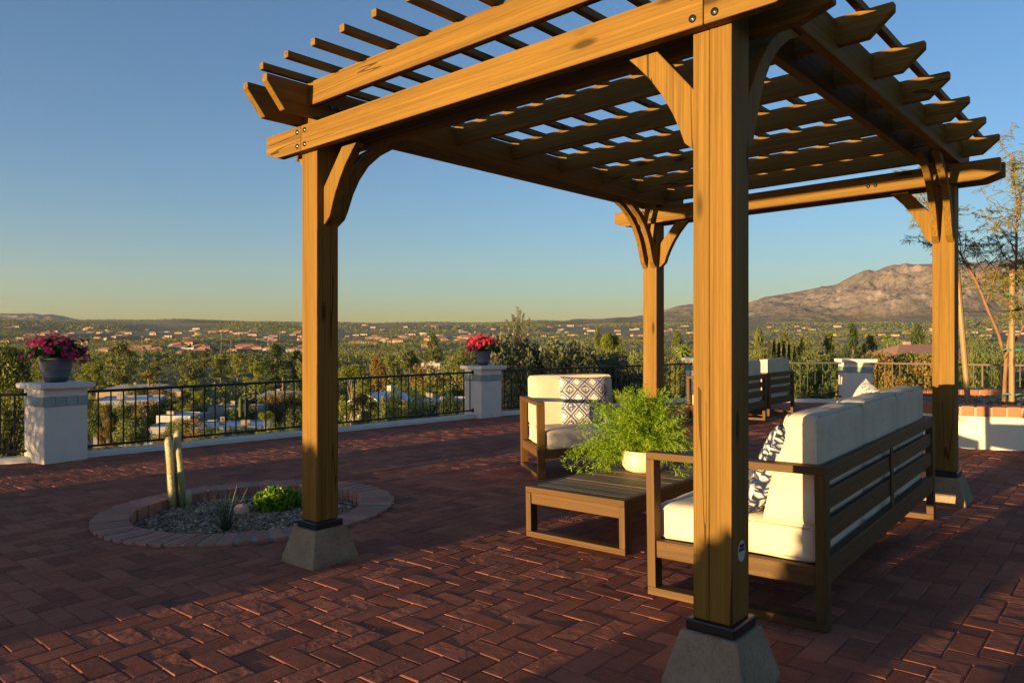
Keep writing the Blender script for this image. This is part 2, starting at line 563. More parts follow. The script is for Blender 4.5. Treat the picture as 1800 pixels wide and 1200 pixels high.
def dup(root, label=None, group=None):
    r = root.copy()
    COL.objects.link(r)
    if label:
        r['label'] = label
    if group:
        r['group'] = group
    for ch in root.children:
        c = ch.copy()
        COL.objects.link(c)
        c.parent = r
        for g in ch.children:
            d = g.copy()
            COL.objects.link(d)
            d.parent = c
    return r


class MB:
    """collects faces of one mesh; gc = coordinates for the grain, lv = a random value per piece"""

    def __init__(self):
        self.v, self.f, self.g, self.l, self.s = [], [], [], [], []

    def add(self, vs, fs, gs=None, lv=0.5, smooth=False):
        k = len(self.v)
        self.v += [tuple(p) for p in vs]
        self.g += [tuple(p) for p in (gs if gs is not None else vs)]
        self.l += [lv] * len(vs) if isinstance(lv, (int, float)) else list(lv)
        self.f += [tuple(i + k for i in f) for f in fs]
        self.s += [smooth] * len(fs)

    def box(self, lo, hi, xf=None, axis=0, lv=None):
        """box; its grain runs along axis (0, 1, 2); xf maps local to final coordinates"""
        (x0, y0, z0), (x1, y1, z1) = lo, hi
        vs = [(x0, y0, z0), (x1, y0, z0), (x1, y1, z0), (x0, y1, z0), (x0, y0, z1), (x1, y0, z1), (x1, y1, z1), (x0, y1, z1)]
        fs = [(0, 3, 2, 1), (4, 5, 6, 7), (0, 1, 5, 4), (1, 2, 6, 5), (2, 3, 7, 6), (3, 0, 4, 7)]
        self.poly(vs, fs, xf, axis, lv)

    def poly(self, vs, fs, xf=None, axis=0, lv=None):
        off = (RNG.uniform(0, 50), RNG.uniform(0, 50), RNG.uniform(0, 50))
        order = [(0, 1, 2), (1, 2, 0), (2, 0, 1)][axis]
        gs = [tuple(p[order[i]] + off[i] for i in range(3)) for p in vs]
        if xf:
            vs = [xf(*p) for p in vs]
        self.add(vs, fs, gs, RNG.random() if lv is None else lv)

    def prism(self, outline, t0, t1, place, axis_pts=None, xf=None, axis=0):
        """outline: (p, q) list; place(p, q, t) -> local point"""
        n = len(outline)
        vs = [place(p, q, t0) for p, q in outline] + [place(p, q, t1) for p, q in outline]
        fs = [tuple(range(n))[::-1], tuple(range(n, 2 * n))] + [(i, (i + 1) % n, n + (i + 1) % n, n + i) for i in range(n)]
        self.poly(vs, fs, xf, axis)

    def lathe(self, prof, seg=40, c=(0, 0, 0), lv=0.5, cap=True):
        vs, fs = [], []
        for r, z in prof:
            for i in range(seg):
                t = 2 * math.pi * i / seg
                vs.append((c[0] + r * math.cos(t), c[1] + r * math.sin(t), c[2] + z))
        for j in range(len(prof) - 1):
            for i in range(seg):
                k = (i + 1) % seg
                fs.append((j * seg + i, j * seg + k, (j + 1) * seg + k, (j + 1) * seg + i))
        gs = [(x - c[0], y - c[1], z - c[2]) for x, y, z in vs]
        self.add(vs, fs, gs, lv, True)

    def tube(self, pts, rad, seg=8, lv=0.5):
        pts = [Vector(p) for p in pts]
        rads = rad if isinstance(rad, (list, tuple)) else [rad] * len(pts)
        vs, fs = [], []
        up = Vector((0.31, 0.17, 0.93))
        for i, p in enumerate(pts):
            d = (pts[min(i + 1, len(pts) - 1)] - pts[max(i - 1, 0)]).normalized()
            if abs(d.dot(up)) > 0.97:
                up = Vector((0.93, 0.1, 0.2))
            x = d.cross(up).normalized()
            y = d.cross(x).normalized()
            for k in range(seg):
                t = 2 * math.pi * k / seg
                vs.append(p + (x * math.cos(t) + y * math.sin(t)) * rads[i])
        for i in range(len(pts) - 1):
            for k in range(seg):
                m = (k + 1) % seg
                fs.append((i * seg + k, i * seg + m, (i + 1) * seg + m, (i + 1) * seg + k))
        fs.append(tuple(range(seg))[::-1])
        fs.append(tuple(range((len(pts) - 1) * seg, len(pts) * seg)))
        self.add(vs, fs, None, lv, True)

    def mesh(self, name):
        me = bpy.data.meshes.new(name)
        me.from_pydata(self.v, [], self.f)
        a = me.attributes.new('gc', 'FLOAT_VECTOR', 'POINT')
        a.data.foreach_set('vector', np.array(self.g, dtype=np.float32).ravel())
        a = me.attributes.new('lv', 'FLOAT', 'POINT')
        a.data.foreach_set('value', np.array(self.l, dtype=np.float32))
        me.polygons.foreach_set('use_smooth', np.array(self.s, dtype=bool))
        me.update()
        return me

    def build(self, name, mat, parent=None, bevel=0.0, recalc=True):
        me = self.mesh(name)
        if recalc:
            bm = bmesh.new()
            bm.from_mesh(me)
            bmesh.ops.recalc_face_normals(bm, faces=bm.faces)
            bm.to_mesh(me)
            bm.free()
        o = link(name, me, mat, parent)
        if bevel:
            b = o.modifiers.new('edges', 'BEVEL')
            b.width = bevel
            b.segments = 2
            b.limit_method = 'ANGLE'
        return o


def np_faces(name, quads, lv, nper=4):
    """mesh from an (N, nper, 3) array of separate faces"""
    quads = np.asarray(quads, dtype=np.float32)
    n = len(quads)
    me = bpy.data.meshes.new(name)
    me.vertices.add(n * nper)
    me.vertices.foreach_set('co', quads.ravel())
    me.loops.add(n * nper)
    me.loops.foreach_set('vertex_index', np.arange(n * nper, dtype=np.int32))
    me.polygons.add(n)
    me.polygons.foreach_set('loop_start', np.arange(0, n * nper, nper, dtype=np.int32))
    me.polygons.foreach_set('loop_total', np.full(n, nper, dtype=np.int32))
    a = me.attributes.new('lv', 'FLOAT', 'POINT')
    a.data.foreach_set('value', np.repeat(np.asarray(lv, dtype=np.float32), nper))
    me.update()
    me.validate()
    return me


NR = np.random.default_rng(11)


def leaves(centres, size, aspect=0.45, lv=None, droop=0.0, dirs=None, spread=1.0):
    """diamond-shaped leaves at the given centres -> quads, lv"""
    n = len(centres)
    d = NR.normal(size=(n, 3))
    if dirs is not None:
        d = dirs + spread * d
    d[:, 2] -= droop
    d /= np.linalg.norm(d, axis=1, keepdims=True) + 1e-9
    s = np.cross(d, NR.normal(size=(n, 3)))
    s /= np.linalg.norm(s, axis=1, keepdims=True) + 1e-9
    L = (size * NR.uniform(0.6, 1.3, n))[:, None]
    W = L * aspect
    q = np.stack([centres - d * L * .5, centres + s * W * .5 - d * L * .05, centres + d * L * .5, centres - s * W * .5 - d * L * .05], 1)
    return q, (NR.random(n) if lv is None else lv)


def clump_pts(c, r, n, hollow=2.2):
    d = NR.normal(size=(n, 3))
    d /= np.linalg.norm(d, axis=1, keepdims=True)
    return np.asarray(c) + d * (NR.random(n) ** (1 / hollow))[:, None] * np.asarray(r)


# ------------------------------------------------------------------ ground beyond the patio
_R = np.log(np.array([1, 13, 17, 22, 30, 45, 60, 100, 170, 300, 600, 1200, 2500, 4000, 6000, 7500, 9000, 12000, 20000.]))
_Z = np.array([-1.6, -1.6, -2.2, -3.6, -5.5, -8, -10, -14, -17, -20, -21, -16, 4, 55, 140, 188, 195, 150, 100.])


def ground_z(x, y):
    r = max(1.0, math.hypot(x, y))
    z = float(np.interp(math.log(r), _R, _Z))
    if r > 100 and z > -40:
        # the land only climbs ahead; it falls away to the left and behind, towards the sunset
        a_ = math.degrees(math.atan2(x, y))
        k_ = max(0.0, min(1.0, (-36 - a_) / 18)) if a_ < 90 else 1.0
        z = z * (1 - k_) + min(z, -20 - .004 * r) * k_
    if r > 200:
        az = math.atan2(x, y)
        k = min(1.0, (r - 200) / 600)
        z += k * 0.0050 * r * mnoise.noise(Vector((az * 5.0, math.log(r) * 2.6, 3.1)))
        z += k * 0.0022 * r * mnoise.noise(Vector((az * 17.0, math.log(r) * 8, 7.7)))
    return z


def build_terrain():
    az = np.concatenate([np.linspace(-50, 56, 213), np.linspace(60, 306, 42)])
    rr = np.concatenate([[0.5, 6, 10], np.geomspace(13, 16000, 150)])
    vs, fs = [], []
    for r in rr:
        for a in az:
            t = math.radians(a)
            q = r if a < 57 else min(r, 420 + r * .0005)      # behind the camera the land is only built as far as it can shade the patio
            x, y = q * math.sin(t), q * math.cos(t)
            vs.append((x, y, ground_z(x, y)))
    n = len(az)
    for j in range(len(rr) - 1):
        for i in range(n):
            k = (i + 1) % n
            fs.append((j * n + i, j * n + k, (j + 1) * n + k, (j + 1) * n + i))
    me = bpy.data.meshes.new('terrain')
    me.from_pydata(vs, [], fs)
    me.polygons.foreach_set('use_smooth', [True] * len(fs))
    o = link('terrain', me, M['terrain'])
    tag(o, kind='structure')


build_terrain()


def build_mountains():
    def ridge(prof, name, r0, r1, r2, seed, du, rough, mat):
        us = np.arange(prof[0][0], prof[-1][0] + 1, du)
        top = np.interp(us, [p[0] for p in prof], [p[1] for p in prof])
        ts = np.concatenate([np.linspace(0, 1, 120), np.linspace(1.06, 1.6, 6)])
        vs, fs = [], []
        for i, (u, v) in enumerate(zip(us, top)):
            az = math.atan((u - 900) / F)
            cz = math.cos(az)
            for t in ts:
                r = r0 + (r1 - r0) * t if t <= 1 else r1 + (r2 - r1) * (t - 1) / 0.6
                x, y = r * math.sin(az), r * cz
                zr = CAM_H + (600 - v) / F * (r1 * cz)
                base = ground_z(x, y) - 30
                if t <= 1:
                    p = Vector((x / 1050.0, y / 1050.0, seed))
                    q = p.copy()
                    amp, nz, fr = 1.0, 0.0, 1.0
                    for _ in range(8):
                        nz += amp * (1 - 2 * abs(mnoise.noise(p * fr)))
                        amp *= 0.56
                        fr *= 2.07
                    env = math.sin(math.pi * min(t, 1)) ** 0.8
                    z = base + (zr - base) * (t ** 1.15) + (zr - base) * rough * (nz - 0.75) * env
                else:
                    z = zr + (base - zr) * (t - 1) / 0.6
                vs.append((x, y, z))
        m = len(ts)
        for i in range(len(us) - 1):
            for j in range(m - 1):
                fs.append((i * m + j, i * m + j + 1, (i + 1) * m + j + 1, (i + 1) * m + j))
        me = bpy.data.meshes.new(name)
        me.from_pydata(vs, [], fs)
        o = link(name, me, mat)
        tag(o, kind='structure')
    right = [(930, 571), (985, 568), (1010, 563), (1050, 562), (1100, 559), (1130, 556), (1165, 546), (1190, 538), (1210, 535),
             (1235, 534), (1260, 538), (1290, 540), (1318, 532), (1345, 522), (1400, 513), (1440, 505), (1470, 500), (1500, 484), (1516, 477),
             (1526, 474), (1540, 476.5), (1552, 470), (1570, 465), (1582, 465), (1592, 462), (1604, 464.5), (1640, 464), (1670, 466), (1700, 461),
             (1740, 460), (1800, 455), (1900, 440), (2100, 428), (2300, 450), (2600, 500)]
    right = [(u, v + 0.8 * mnoise.noise(Vector((u * 0.11, 2.2, 0)))) for u, v in right]
    ridge(right, 'mountain', 6200, 9800, 12500, 4.2, 3.0, 0.17, M['mountain'])
    left = [(-700, 530), (-300, 545), (-100, 549), (0, 551), (30, 551.5), (58, 550.5), (75, 554), (88, 552.5), (110, 556), (130, 561), (145, 562.5), (155, 561.5),
            (165, 563.5), (178, 563), (190, 561.3), (200, 563.5), (215, 563), (232, 565), (262, 564.5), (273, 562), (290, 562.2), (302, 564), (330, 568), (400, 571)]
    ridge(left, 'hills', 9500, 12500, 14500, 9.1, 3.0, 0.22, M['mountain'])


build_mountains()

# ------------------------------------------------------------------ patio: slab, herringbone paving, edging
# course of the railing, from the left out of the frame round to the right
P1 = np.array([-4.86, 7.95])
P2 = np.array([-0.46, 11.86])
P3 = np.array([3.62, 14.35])
P4 = np.array([6.10, 13.25])
PL = np.array([-7.8, 6.9])
PR = np.array([8.3, 10.1])
EDGE = [PL, P1, P2, P3, P4, PR]
PATIO = [(-7.8, 6.9), tuple(P1), tuple(P2), tuple(P3), tuple(P4), tuple(PR), (10.5, 8.5), (10.5, -3.0), (-9.5, -3.0), (-9.5, 5.5)]


def inside(poly, x, y):
    c = False
    n = len(poly)
    for i in range(n):
        (x1, y1), (x2, y2) = poly[i], poly[(i + 1) % n]
        if (y1 > y) != (y2 > y) and x < (x2 - x1) * (y - y1) / (y2 - y1) + x1:
            c = not c
    return c


RC = np.array([-1.905, 5.44])       # round bed
R_OUT, R_IN = 1.03, 0.79
slab = MB()
outl = [(x * 1.012, y * 1.012) for x, y in PATIO]
n_ = len(outl)
# the slab is a ring round the bed so that the bed can be sunk into it
HOLE = [(RC[0] + (R_IN + 0.1) * math.cos(2 * math.pi * i / 48), RC[1] + (R_IN + 0.1) * math.sin(2 * math.pi * i / 48)) for i in range(48)]


def patio_slab():
    bm = bmesh.new()
    for ring in (outl, HOLE):
        vv = [bm.verts.new((x, y, gz(x, y) - 0.0026)) for x, y in ring]
        for i in range(len(vv)):
            bm.edges.new((vv[i], vv[(i + 1) % len(vv)]))
    bmesh.ops.triangle_fill(bm, use_beauty=True, edges=bm.edges[:])
    for f in bm.faces:
        if f.normal.z < 0:
            f.normal_flip()
    r = bmesh.ops.extrude_face_region(bm, geom=bm.faces[:])
    for v in [g for g in r['geom'] if isinstance(g, bmesh.types.BMVert)]:
        v.co.z -= 0.5
    bmesh.ops.recalc_face_normals(bm, faces=bm.faces)
    me = bpy.data.meshes.new('patio_slab')
    bm.to_mesh(me)
    bm.free()
    tag(link('patio_slab', me, M['sand']), kind='structure')


patio_slab()

PLANTER = [(4.69, 7.80), (5.18, 7.54), (6.0, 7.32), (7.0, 7.35), (7.6, 8.0), (7.7, 9.0), (7.2, 9.9), (6.3, 10.25), (5.4, 10.2), (4.8, 9.8), (4.5, 9.1), (4.45, 8.3)]


def smooth_loop(pts, k=8):
    out = []
    n = len(pts)
    for i in range(n):
        p0, p1, p2, p3 = (np.array(pts[(i + j - 1) % n]) for j in range(4))
        for s in range(k):
            t = s / k
            out.append(tuple(0.5 * ((2 * p1) + (-p0 + p2) * t + (2 * p0 - 5 * p1 + 4 * p2 - p3) * t * t + (-p0 + 3 * p1 - 3 * p2 + p3) * t ** 3)))
    return out


PLANTER_S = smooth_loop(PLANTER)


def paving():
    mb = MB()
    W = 0.1035
    g = 0.0013
    rng = random.Random(3)
    inner = [(x * 0.995, y * 0.995) for x, y in PATIO]
    for i in range(-110, 140):
        for j in range(-70, 200):
            k = (i - j) % 4
            if k == 0:
                ca, cb, la, lb = (i + 1) * W, (j + .5) * W, 2 * W, W
            elif k == 3:
                ca, cb, la, lb = (i + .5) * W, (j + 1) * W, W, 2 * W
            else:
                continue
            x, y = ab2xy(ca + 0.03, cb + 0.02)
            if y < -1.5 or y > 15 or abs(x) > 0.95 * max(y, 0) + 3.2:
                continue
            if math.hypot(x - RC[0], y - RC[1]) < R_OUT - 0.04 or not inside(inner, x, y) or inside(PLANTER_S, x, y):
                continue
            ta, tb = rng.gauss(0, 0.0042), rng.gauss(0, 0.0042)
            hz = rng.gauss(0, 0.0008)
            ha, hb = la / 2 - g * rng.uniform(.6, 1.8), lb / 2 - g * rng.uniform(.6, 1.8)
            e = rng.uniform(.004, .008)
            yaw = rng.gauss(0, 0.012)
            cy, sy = math.cos(yaw), math.sin(yaw)
            ring = [(ha, hb, -e), (ha - e, hb - e, 0.0)]
            pts = []
            pts += [(sx * ha, sy_ * hb, -0.012) for sx, sy_ in ((-1, -1), (1, -1), (1, 1), (-1, 1))]
            pts += [(sx * ha, sy_ * hb, -.0022 * rng.uniform(.4, 1.8)) for sx, sy_ in ((-1, -1), (1, -1), (1, 1), (-1, 1))]
            pts += [(sx * (ha - e), sy_ * (hb - e), rng.gauss(0, 0.0006)) for sx, sy_ in ((-1, -1), (1, -1), (1, 1), (-1, 1))]
            vs, gs = [], []
            off = (rng.uniform(0, 30), rng.uniform(0, 30), rng.uniform(0, 30))
            # tool marks curl about a point beside the brick
            gx, gy = rng.uniform(-.25, .25), rng.uniform(-.25, .25)
            for p, q, h in pts:
                pa, qb = p * cy - q * sy, p * sy + q * cy
                xx, yy = x + pa * A[0] + qb * B[0], y + pa * A[1] + qb * B[1]
                vs.append((xx, yy, gz(xx, yy) + hz + h + ta * p + tb * q))
                gs.append((p + gx, q + gy, off[2]))
            fs = [(8, 9, 10, 11)] + [(s, (s + 1) % 4, (s + 1) % 4 + 4, s + 4) for s in range(4)] + [(s + 4, (s + 1) % 4 + 4, (s + 1) % 4 + 8, s + 8) for s in range(4)]
            mb.add(vs, fs, gs, rng.random())
    o = mb.build('patio_paving', M['brick'], recalc=False)
    tag(o, kind='structure')


paving()

# ------------------------------------------------------------------ the round bed


def round_bed():
    root = thing('planting_bed', 'round sunken planting bed ringed with radial red bricks beside the pergola post', 'planting bed', (RC[0], RC[1], gz(*RC)))
    rng = random.Random(5)
    mb = MB()
    mo = MB()
    N = 62
    for i in range(N):
        t0, t1 = 2 * math.pi * (i + 0.05) / N, 2 * math.pi * (i + 0.95) / N
        hz = rng.gauss(0, 0.0015)
        r0, r1 = R_IN + rng.uniform(-.006, .006), R_OUT + rng.uniform(-.006, .006)
        vs = []
        for z in (-0.13, 0.018 + hz):
            for r, t in ((r0, t0), (r1, t0 + .012), (r1, t1 - .012), (r0, t1)):
                x, y = r * math.cos(t), r * math.sin(t)
                vs.append((x, y, z + KX * x + KY * y + (rng.gauss(0, .0012) if z > 0 else 0)))
        mb.poly(vs, [(0, 3, 2, 1), (4, 5, 6, 7), (0, 1, 5, 4), (1, 2, 6, 5), (2, 3, 7, 6), (3, 0, 4, 7)], lv=rng.random())
    mb.build('edging', M['ring_brick'], root, bevel=0.003)
    M_ = 96
    vs, fs = [], []
    for r, z in ((R_IN + .012, -.14), (R_IN + .010, .0135), (R_OUT - .010, .0135), (R_OUT - .012, -.14)):
        for i in range(M_):
            t = 2 * math.pi * i / M_
            vs.append((r * math.cos(t), r * math.sin(t), z + KX * r * math.cos(t)))
    for j in range(3):
        for i in range(M_):
            k = (i + 1) % M_
            fs.append((j * M_ + i, j * M_ + k, (j + 1) * M_ + k, (j + 1) * M_ + i))
    mo.add(vs, fs)
    mo.build('mortar_joints', M['mortar'], root)
    soil = MB()
    vs = [(R_IN * 1.03 * math.cos(2 * math.pi * i / 48), R_IN * 1.03 * math.sin(2 * math.pi * i / 48), -0.075 + KX * R_IN * math.cos(2 * math.pi * i / 48)) for i in range(48)] + [(0, 0, -0.065)]
    soil.add(vs, [(i, (i + 1) % 48, 48) for i in range(48)])
    soil.build('soil', M['sand'], root)


def pebble_mesh(name, pts, smin, smax, zfun):
    ico_v = np.array([(0, 0, -1), (.72, -.53, -.45), (-.28, -.85, -.45), (-.89, 0, -.45), (-.28, .85, -.45), (.72, .53, -.45), (.28, -.85, .45), (-.72, -.53, .45), (-.72, .53, .45), (.28, .85, .45), (.89, 0, .45), (0, 0, 1)])
    ico_f = [(0, 1, 2), (1, 0, 5), (0, 2, 3), (0, 3, 4), (0, 4, 5), (1, 5, 10), (2, 1, 6), (3, 2, 7), (4, 3, 8), (5, 4, 9), (1, 10, 6), (2, 6, 7), (3, 7, 8), (4, 8, 9), (5, 9, 10), (6, 10, 11), (7, 6, 11), (8, 7, 11), (9, 8, 11), (10, 9, 11)]
    n = len(pts)
    tri = np.array(ico_f)
    faces, lvs = [], []
    for x, y in pts:
        s = NR.uniform(smin, smax) * np.array([NR.uniform(.7, 1.4), NR.uniform(.6, 1.1), NR.uniform(.45, .8)])
        a = NR.uniform(0, 6.28)
        v = ico_v * s * NR.uniform(.85, 1.15, (12, 1))
        R = np.array(Matrix.Rotation(a, 3, 'Z') @ Matrix.Rotation(NR.uniform(-.5, .5), 3, 'X'))
        v = v @ R.T + np.array([x, y, zfun(x, y) + NR.uniform(-.004, .012)])
        faces.append(v[tri])
        lvs.append(np.full(20, NR.beta(1.4, 1.8)))
    return np_faces(name, np.concatenate(faces), np.concatenate(lvs), 3)


round_bed()
_pp = [(RC[0] + R_IN * .985 * math.sqrt(q) * math.cos(t), RC[1] + R_IN * .985 * math.sqrt(q) * math.sin(t)) for q, t in zip(NR.random(7600), NR.random(7600) * 6.283)]
tag(link('gravel', pebble_mesh('gravel', _pp, .008, .017, lambda x, y: gz(x, y) - .066), M['gravel']), 'mixed grey river gravel filling the round planting bed', 'gravel', kind='stuff')


# --- cacti and plants of the bed
def column(mb, base, h, r, lean=(0, 0), ribs=20, seg=40, rings=26):
    vs, gs, fs = [], [], []
    ph = RNG.uniform(0, 6)
    for j in range(rings + 1):
        t = j / rings
        dome = math.sqrt(max(0.0, 1 - max(0, (t - 0.9) / 0.1) ** 2)) if t > .9 else 1
        rr = r * (0.82 + 0.22 * min(1, t * 2.2)) * max(dome, 0.02) * (1 + 0.03 * math.sin(t * 9 + ph))
        for k in range(seg):
            a = 2 * math.pi * k / seg
            rk = rr * (1 + 0.045 * math.cos(a * ribs))
            vs.append((base[0] + lean[0] * t * t + rk * math.cos(a), base[1] + lean[1] * t * t + rk * math.sin(a), base[2] + h * t))
            gs.append((math.cos(a) + ph, math.sin(a), t))
    for j in range(rings):
        for k in range(seg):
            m = (k + 1) % seg
            fs.append((j * seg + k, j * seg + m, (j + 1) * seg + m, (j + 1) * seg + k))
    mb.add(vs, fs, gs, 0.5, True)


def spines(base, h, r, lean, n):
    t = NR.random(n) ** 0.8
    a = NR.random(n) * 6.283
    rr = r * (0.82 + 0.22 * np.minimum(1, t * 2.2)) * np.where(t > .9, np.sqrt(np.maximum(0, 1 - ((t - .9) / .1) ** 2)), 1)
    c = np.stack([base[0] + lean[0] * t * t + rr * np.cos(a), base[1] + lean[1] * t * t + rr * np.sin(a), base[2] + h * t], 1)
    d = np.stack([np.cos(a), np.sin(a), 0.6 + 0 * a], 1)
    return leaves(c, .020, .07, dirs=d, spread=.5)


def cactus(label, cols, at, grp=None):
    x, y = at
    root = thing('column_cactus', label, 'cactus', (x, y, gz(x, y) - .07), grp)
    for (dx, dy, h, r, lx, ly) in cols:
        mb = MB()
        column(mb, (dx, dy, 0), h, r, (lx, ly))
        st = mb.build('stem', M['cactus'], root)
        q, l = spines((dx, dy, 0), h, r, (lx, ly), int(9000 * h * r / .02))
        link('spines', np_faces('spines', q, l), M['spine'], st)
    return root


_cx, _cy = gpt(310, 892, -.06)
cactus('tall woolly cactus of clustered cream columns in the round bed',
       [(-.035, 0.0, .555, .025, -.03, .0), (-.006, .045, .60, .024, -.016, .02), (-.006, -.05, .29, .021, -.018, 0), (.036, .02, .47, .020, -.032, 0)], (_cx, _cy))
_x, _y = gpt(331, 890, -.06)
cactus('small single woolly cactus stub beside the tall clustered cactus', [(0, 0, .135, .021, 0, 0)], (_x, _y))

_x, _y = gpt(425, 902, -.06)
rk = bmesh.new()
bmesh.ops.create_icosphere(rk, subdivisions=4, radius=1)
for v in rk.verts:
    v.co *= 1 + 0.10 * mnoise.noise(v.co * 1.3 + Vector((3, 1, 2))) + 0.03 * mnoise.noise(v.co * 4)
    v.co.x *= .056
    v.co.y *= .045
    v.co.z = v.co.z * .05 + .030
_me = bpy.data.meshes.new('rock')
rk.to_mesh(_me)
rk.free()
_me.polygons.foreach_set('use_smooth', [True] * len(_me.polygons))
_o = link('rock', _me, M['rock'])
_o.location = (_x, _y, gz(_x, _y) - .066)
tag(_o, 'rounded pale pink rock lying on the gravel of the round bed', 'rock')

_x, _y = gpt(488, 893, -.06)
_root = thing('leafy_bush', 'low mounded bright green bush in the round bed by the pergola post', 'bush', (_x, _y, gz(_x, _y) - .066))
_c = []
for _ in range(150):
    a, rr = RNG.uniform(0, 6.283), RNG.random() ** .6
    _c.append(clump_pts((.165 * rr * math.cos(a), .165 * rr * math.sin(a), .13 * math.sqrt(1 - .9 * rr * rr) + RNG.uniform(-.03, .03)), (.035, .035, .02), 32))
_c = np.concatenate(_c)
_c[:, 2] = np.maximum(_c[:, 2], .012)
q, l = leaves(_c, .028, .75, dirs=np.stack([_c[:, 0] * 2, _c[:, 1] * 2, .25 + 0 * _c[:, 0]], 1), spread=.6)
link('foliage', np_faces('foliage', q, l), M['bush'], _root)
_mb = MB()
for k in range(14):
    a = k * .45
    _mb.tube([(0, 0, 0), (.06 * math.cos(a), .06 * math.sin(a), .06), (.14 * math.cos(a), .14 * math.sin(a), .10)], [.004, .003, .002], 5)
_mb.build('stems', M['young_bark'], _root)


def blades(n, L, w, spread, rng, droop=.25, seg=5):
    qs = []
    for _ in range(n):
        a = rng.uniform(0, 6.283)
        el = rng.uniform(*spread)
        ln = L * rng.uniform(.6, 1.1)
        p = Vector((rng.gauss(0, .012), rng.gauss(0, .012), 0))
        d = Vector((math.cos(a) * math.cos(el), math.sin(a) * math.cos(el), math.sin(el)))
        side = d.cross(Vector((0, 0, 1))).normalized()
        prev = None
        for s in range(seg + 1):
            t = s / seg
            ww = w * (1 - t) ** .7 * .5 + .0006
            cur = (p - side * ww, p + side * ww)
            if prev:
                qs.append((prev[0], prev[1], cur[1], cur[0]))
            prev = cur
            p = p + d * ln / seg
            d = (d + Vector((0, 0, -droop / seg * (1 + t)))).normalized()
    return np.array([[tuple(v) for v in q] for q in qs])


_rng = random.Random(21)
_x, _y = gpt(397, 933, -.06)
_root = thing('yucca', 'spiky grass like yucca with thin arching blades at the front of the round bed', 'plant', (_x, _y, gz(_x, _y) - .066))
_q = blades(75, .26, .006, (.6, 1.4), _rng, .22)
link('blades', np_faces('blades', _q, NR.random(len(_q))), M['yucca'], _root)
_q = blades(7, .36, .0022, (.5, 1.2), _rng, .15)
link('dry_stalks', np_faces('dry_stalks', _q, NR.uniform(.8, 1, len(_q))), M['spine'], _root)

# ------------------------------------------------------------------ pergola
LA, LB, W = 2.358, 3.607, 0.14
Z_WOOD, Z_AB, Z_AT, Z_BB, Z_BT = 0.2275, 2.232, 2.368, 2.385, 2.546
Z_RB, Z_RT = 2.438, 2.560
_rx, _ry = ab2xy(LA / 2, LB / 2)
_rz = gz(_rx, _ry)
PERG = thing('pergola', 'brown timber pergola with four posts curved braces and open slatted roof', 'pergola', (_rx, _ry, _rz))


def pw(a, b, z):
    x, y = ab2xy(a, b)
    return (x - _rx, y - _ry, z + gz(x, y) - _rz)


POSTS = {'left': (0, 0), 'near': (LA, 0), 'right': (LA, LB), 'far': (0, LB)}
for nm, (pa, pb) in POSTS.items():
    ft = MB()
    ca, cb = pa - W / 2, pb + W / 2
    h0, h1 = .150, .103
    vs = []
    for z, h in ((-.01, h0), (.02, h0), (.187, h1)):
        vs += [(ca - h, cb - h, z), (ca + h, cb - h, z), (ca + h, cb + h, z), (ca - h, cb + h, z)]
    fs = [(0, 3, 2, 1), (8, 9, 10, 11)] + [(j * 4 + i, j * 4 + (i + 1) % 4, j * 4 + 4 + (i + 1) % 4, j * 4 + 4 + i) for j in range(2) for i in range(4)]
    ft.poly(vs, fs, pw)
    ft.build('footing', M['concrete'], PERG, bevel=.008)
    cl = MB()
    h = W / 2 + .019
    cl.box((ca - h, cb - h, .1875), (ca + h, cb + h, .2255), pw)
    cl.build('post_collar', M['collar'], PERG, bevel=.006)
    po = MB()
    if nm == 'near':         # this post shows the joint of the two boards it is glued from
        po.box((pa - W, pb, .2256), (pa - W + .0595, pb + W, 2.47), pw, axis=2)
        po.box((pa - W + .0603, pb, .2256), (pa, pb + W, 2.47), pw, axis=2)
    else:
        po.box((pa - W, pb, .2256), (pa, pb + W, 2.47), pw, axis=2)
    pobj = po.build('post', M['cedar'], PERG, bevel=.005 if nm != 'near' else .003)
    if nm == 'near':
        bd = MB()
        cz, cbb, r0, r1 = .46, .078, .029, .036
        n = 28
        ring = [(pa + .0012, cbb + r0 * math.cos(2 * math.pi * i / n), cz + r1 * math.sin(2 * math.pi * i / n)) for i in range(n)]
        ring2 = [(pa - .001, b, z) for _, b, z in ring]
        bd.poly(ring + ring2, [tuple(range(n))] + [(i, (i + 1) % n, n + (i + 1) % n, n + i) for i in range(n)], pw)
        bobj = bd.build('maker_badge', M['badge'], pobj)
        tx = MB()
        for (zz, b0, b1, hh) in ((.478, .060, .097, .0055), (.465, .055, .10, .0045)):
            tx.box((pa + .0013, b0, zz - hh), (pa + .0022, b1, zz + hh), pw)
        tx.build('badge_lettering', M['collar'], bobj)


def beam_outline(p0, p1, z0, z1, nose0, nose1, lip=.035):
    """side view of a board from p0 to p1 whose ends slope back on the underside"""
    o = []
    if nose0:
        o += [(p0 + nose0, z0)]
    else:
        o += [(p0, z0)]
    if nose1:
        o += [(p1 - nose1, z0), (p1, z1 - lip)]
    else:
        o += [(p1, z0)]
    o += [(p1, z1), (p0, z1)]
    if nose0:
        o += [(p0, z1 - lip)]
    return o


def along_a(name, a0, a1, b0, b1, z0, z1, n0=0.0, n1=0.0, parent=PERG, lip=.035):
    mb = MB()
    mb.prism(beam_outline(a0, a1, z0, z1, n0, n1, lip), b0, b1, lambda p, q, t: (p, t, q), xf=pw, axis=0)
    return mb.build(name, M['cedar'], parent, bevel=.004)


def along_b(name, b0, b1, a0, a1, z0, z1, n0=0.0, n1=0.0, parent=PERG, lip=.035):
    mb = MB()
    mb.prism(beam_outline(b0, b1, z0, z1, n0, n1, lip), a0, a1, lambda p, q, t: (t, p, q), xf=pw, axis=1)
    return mb.build(name, M['cedar'], parent, bevel=.004)


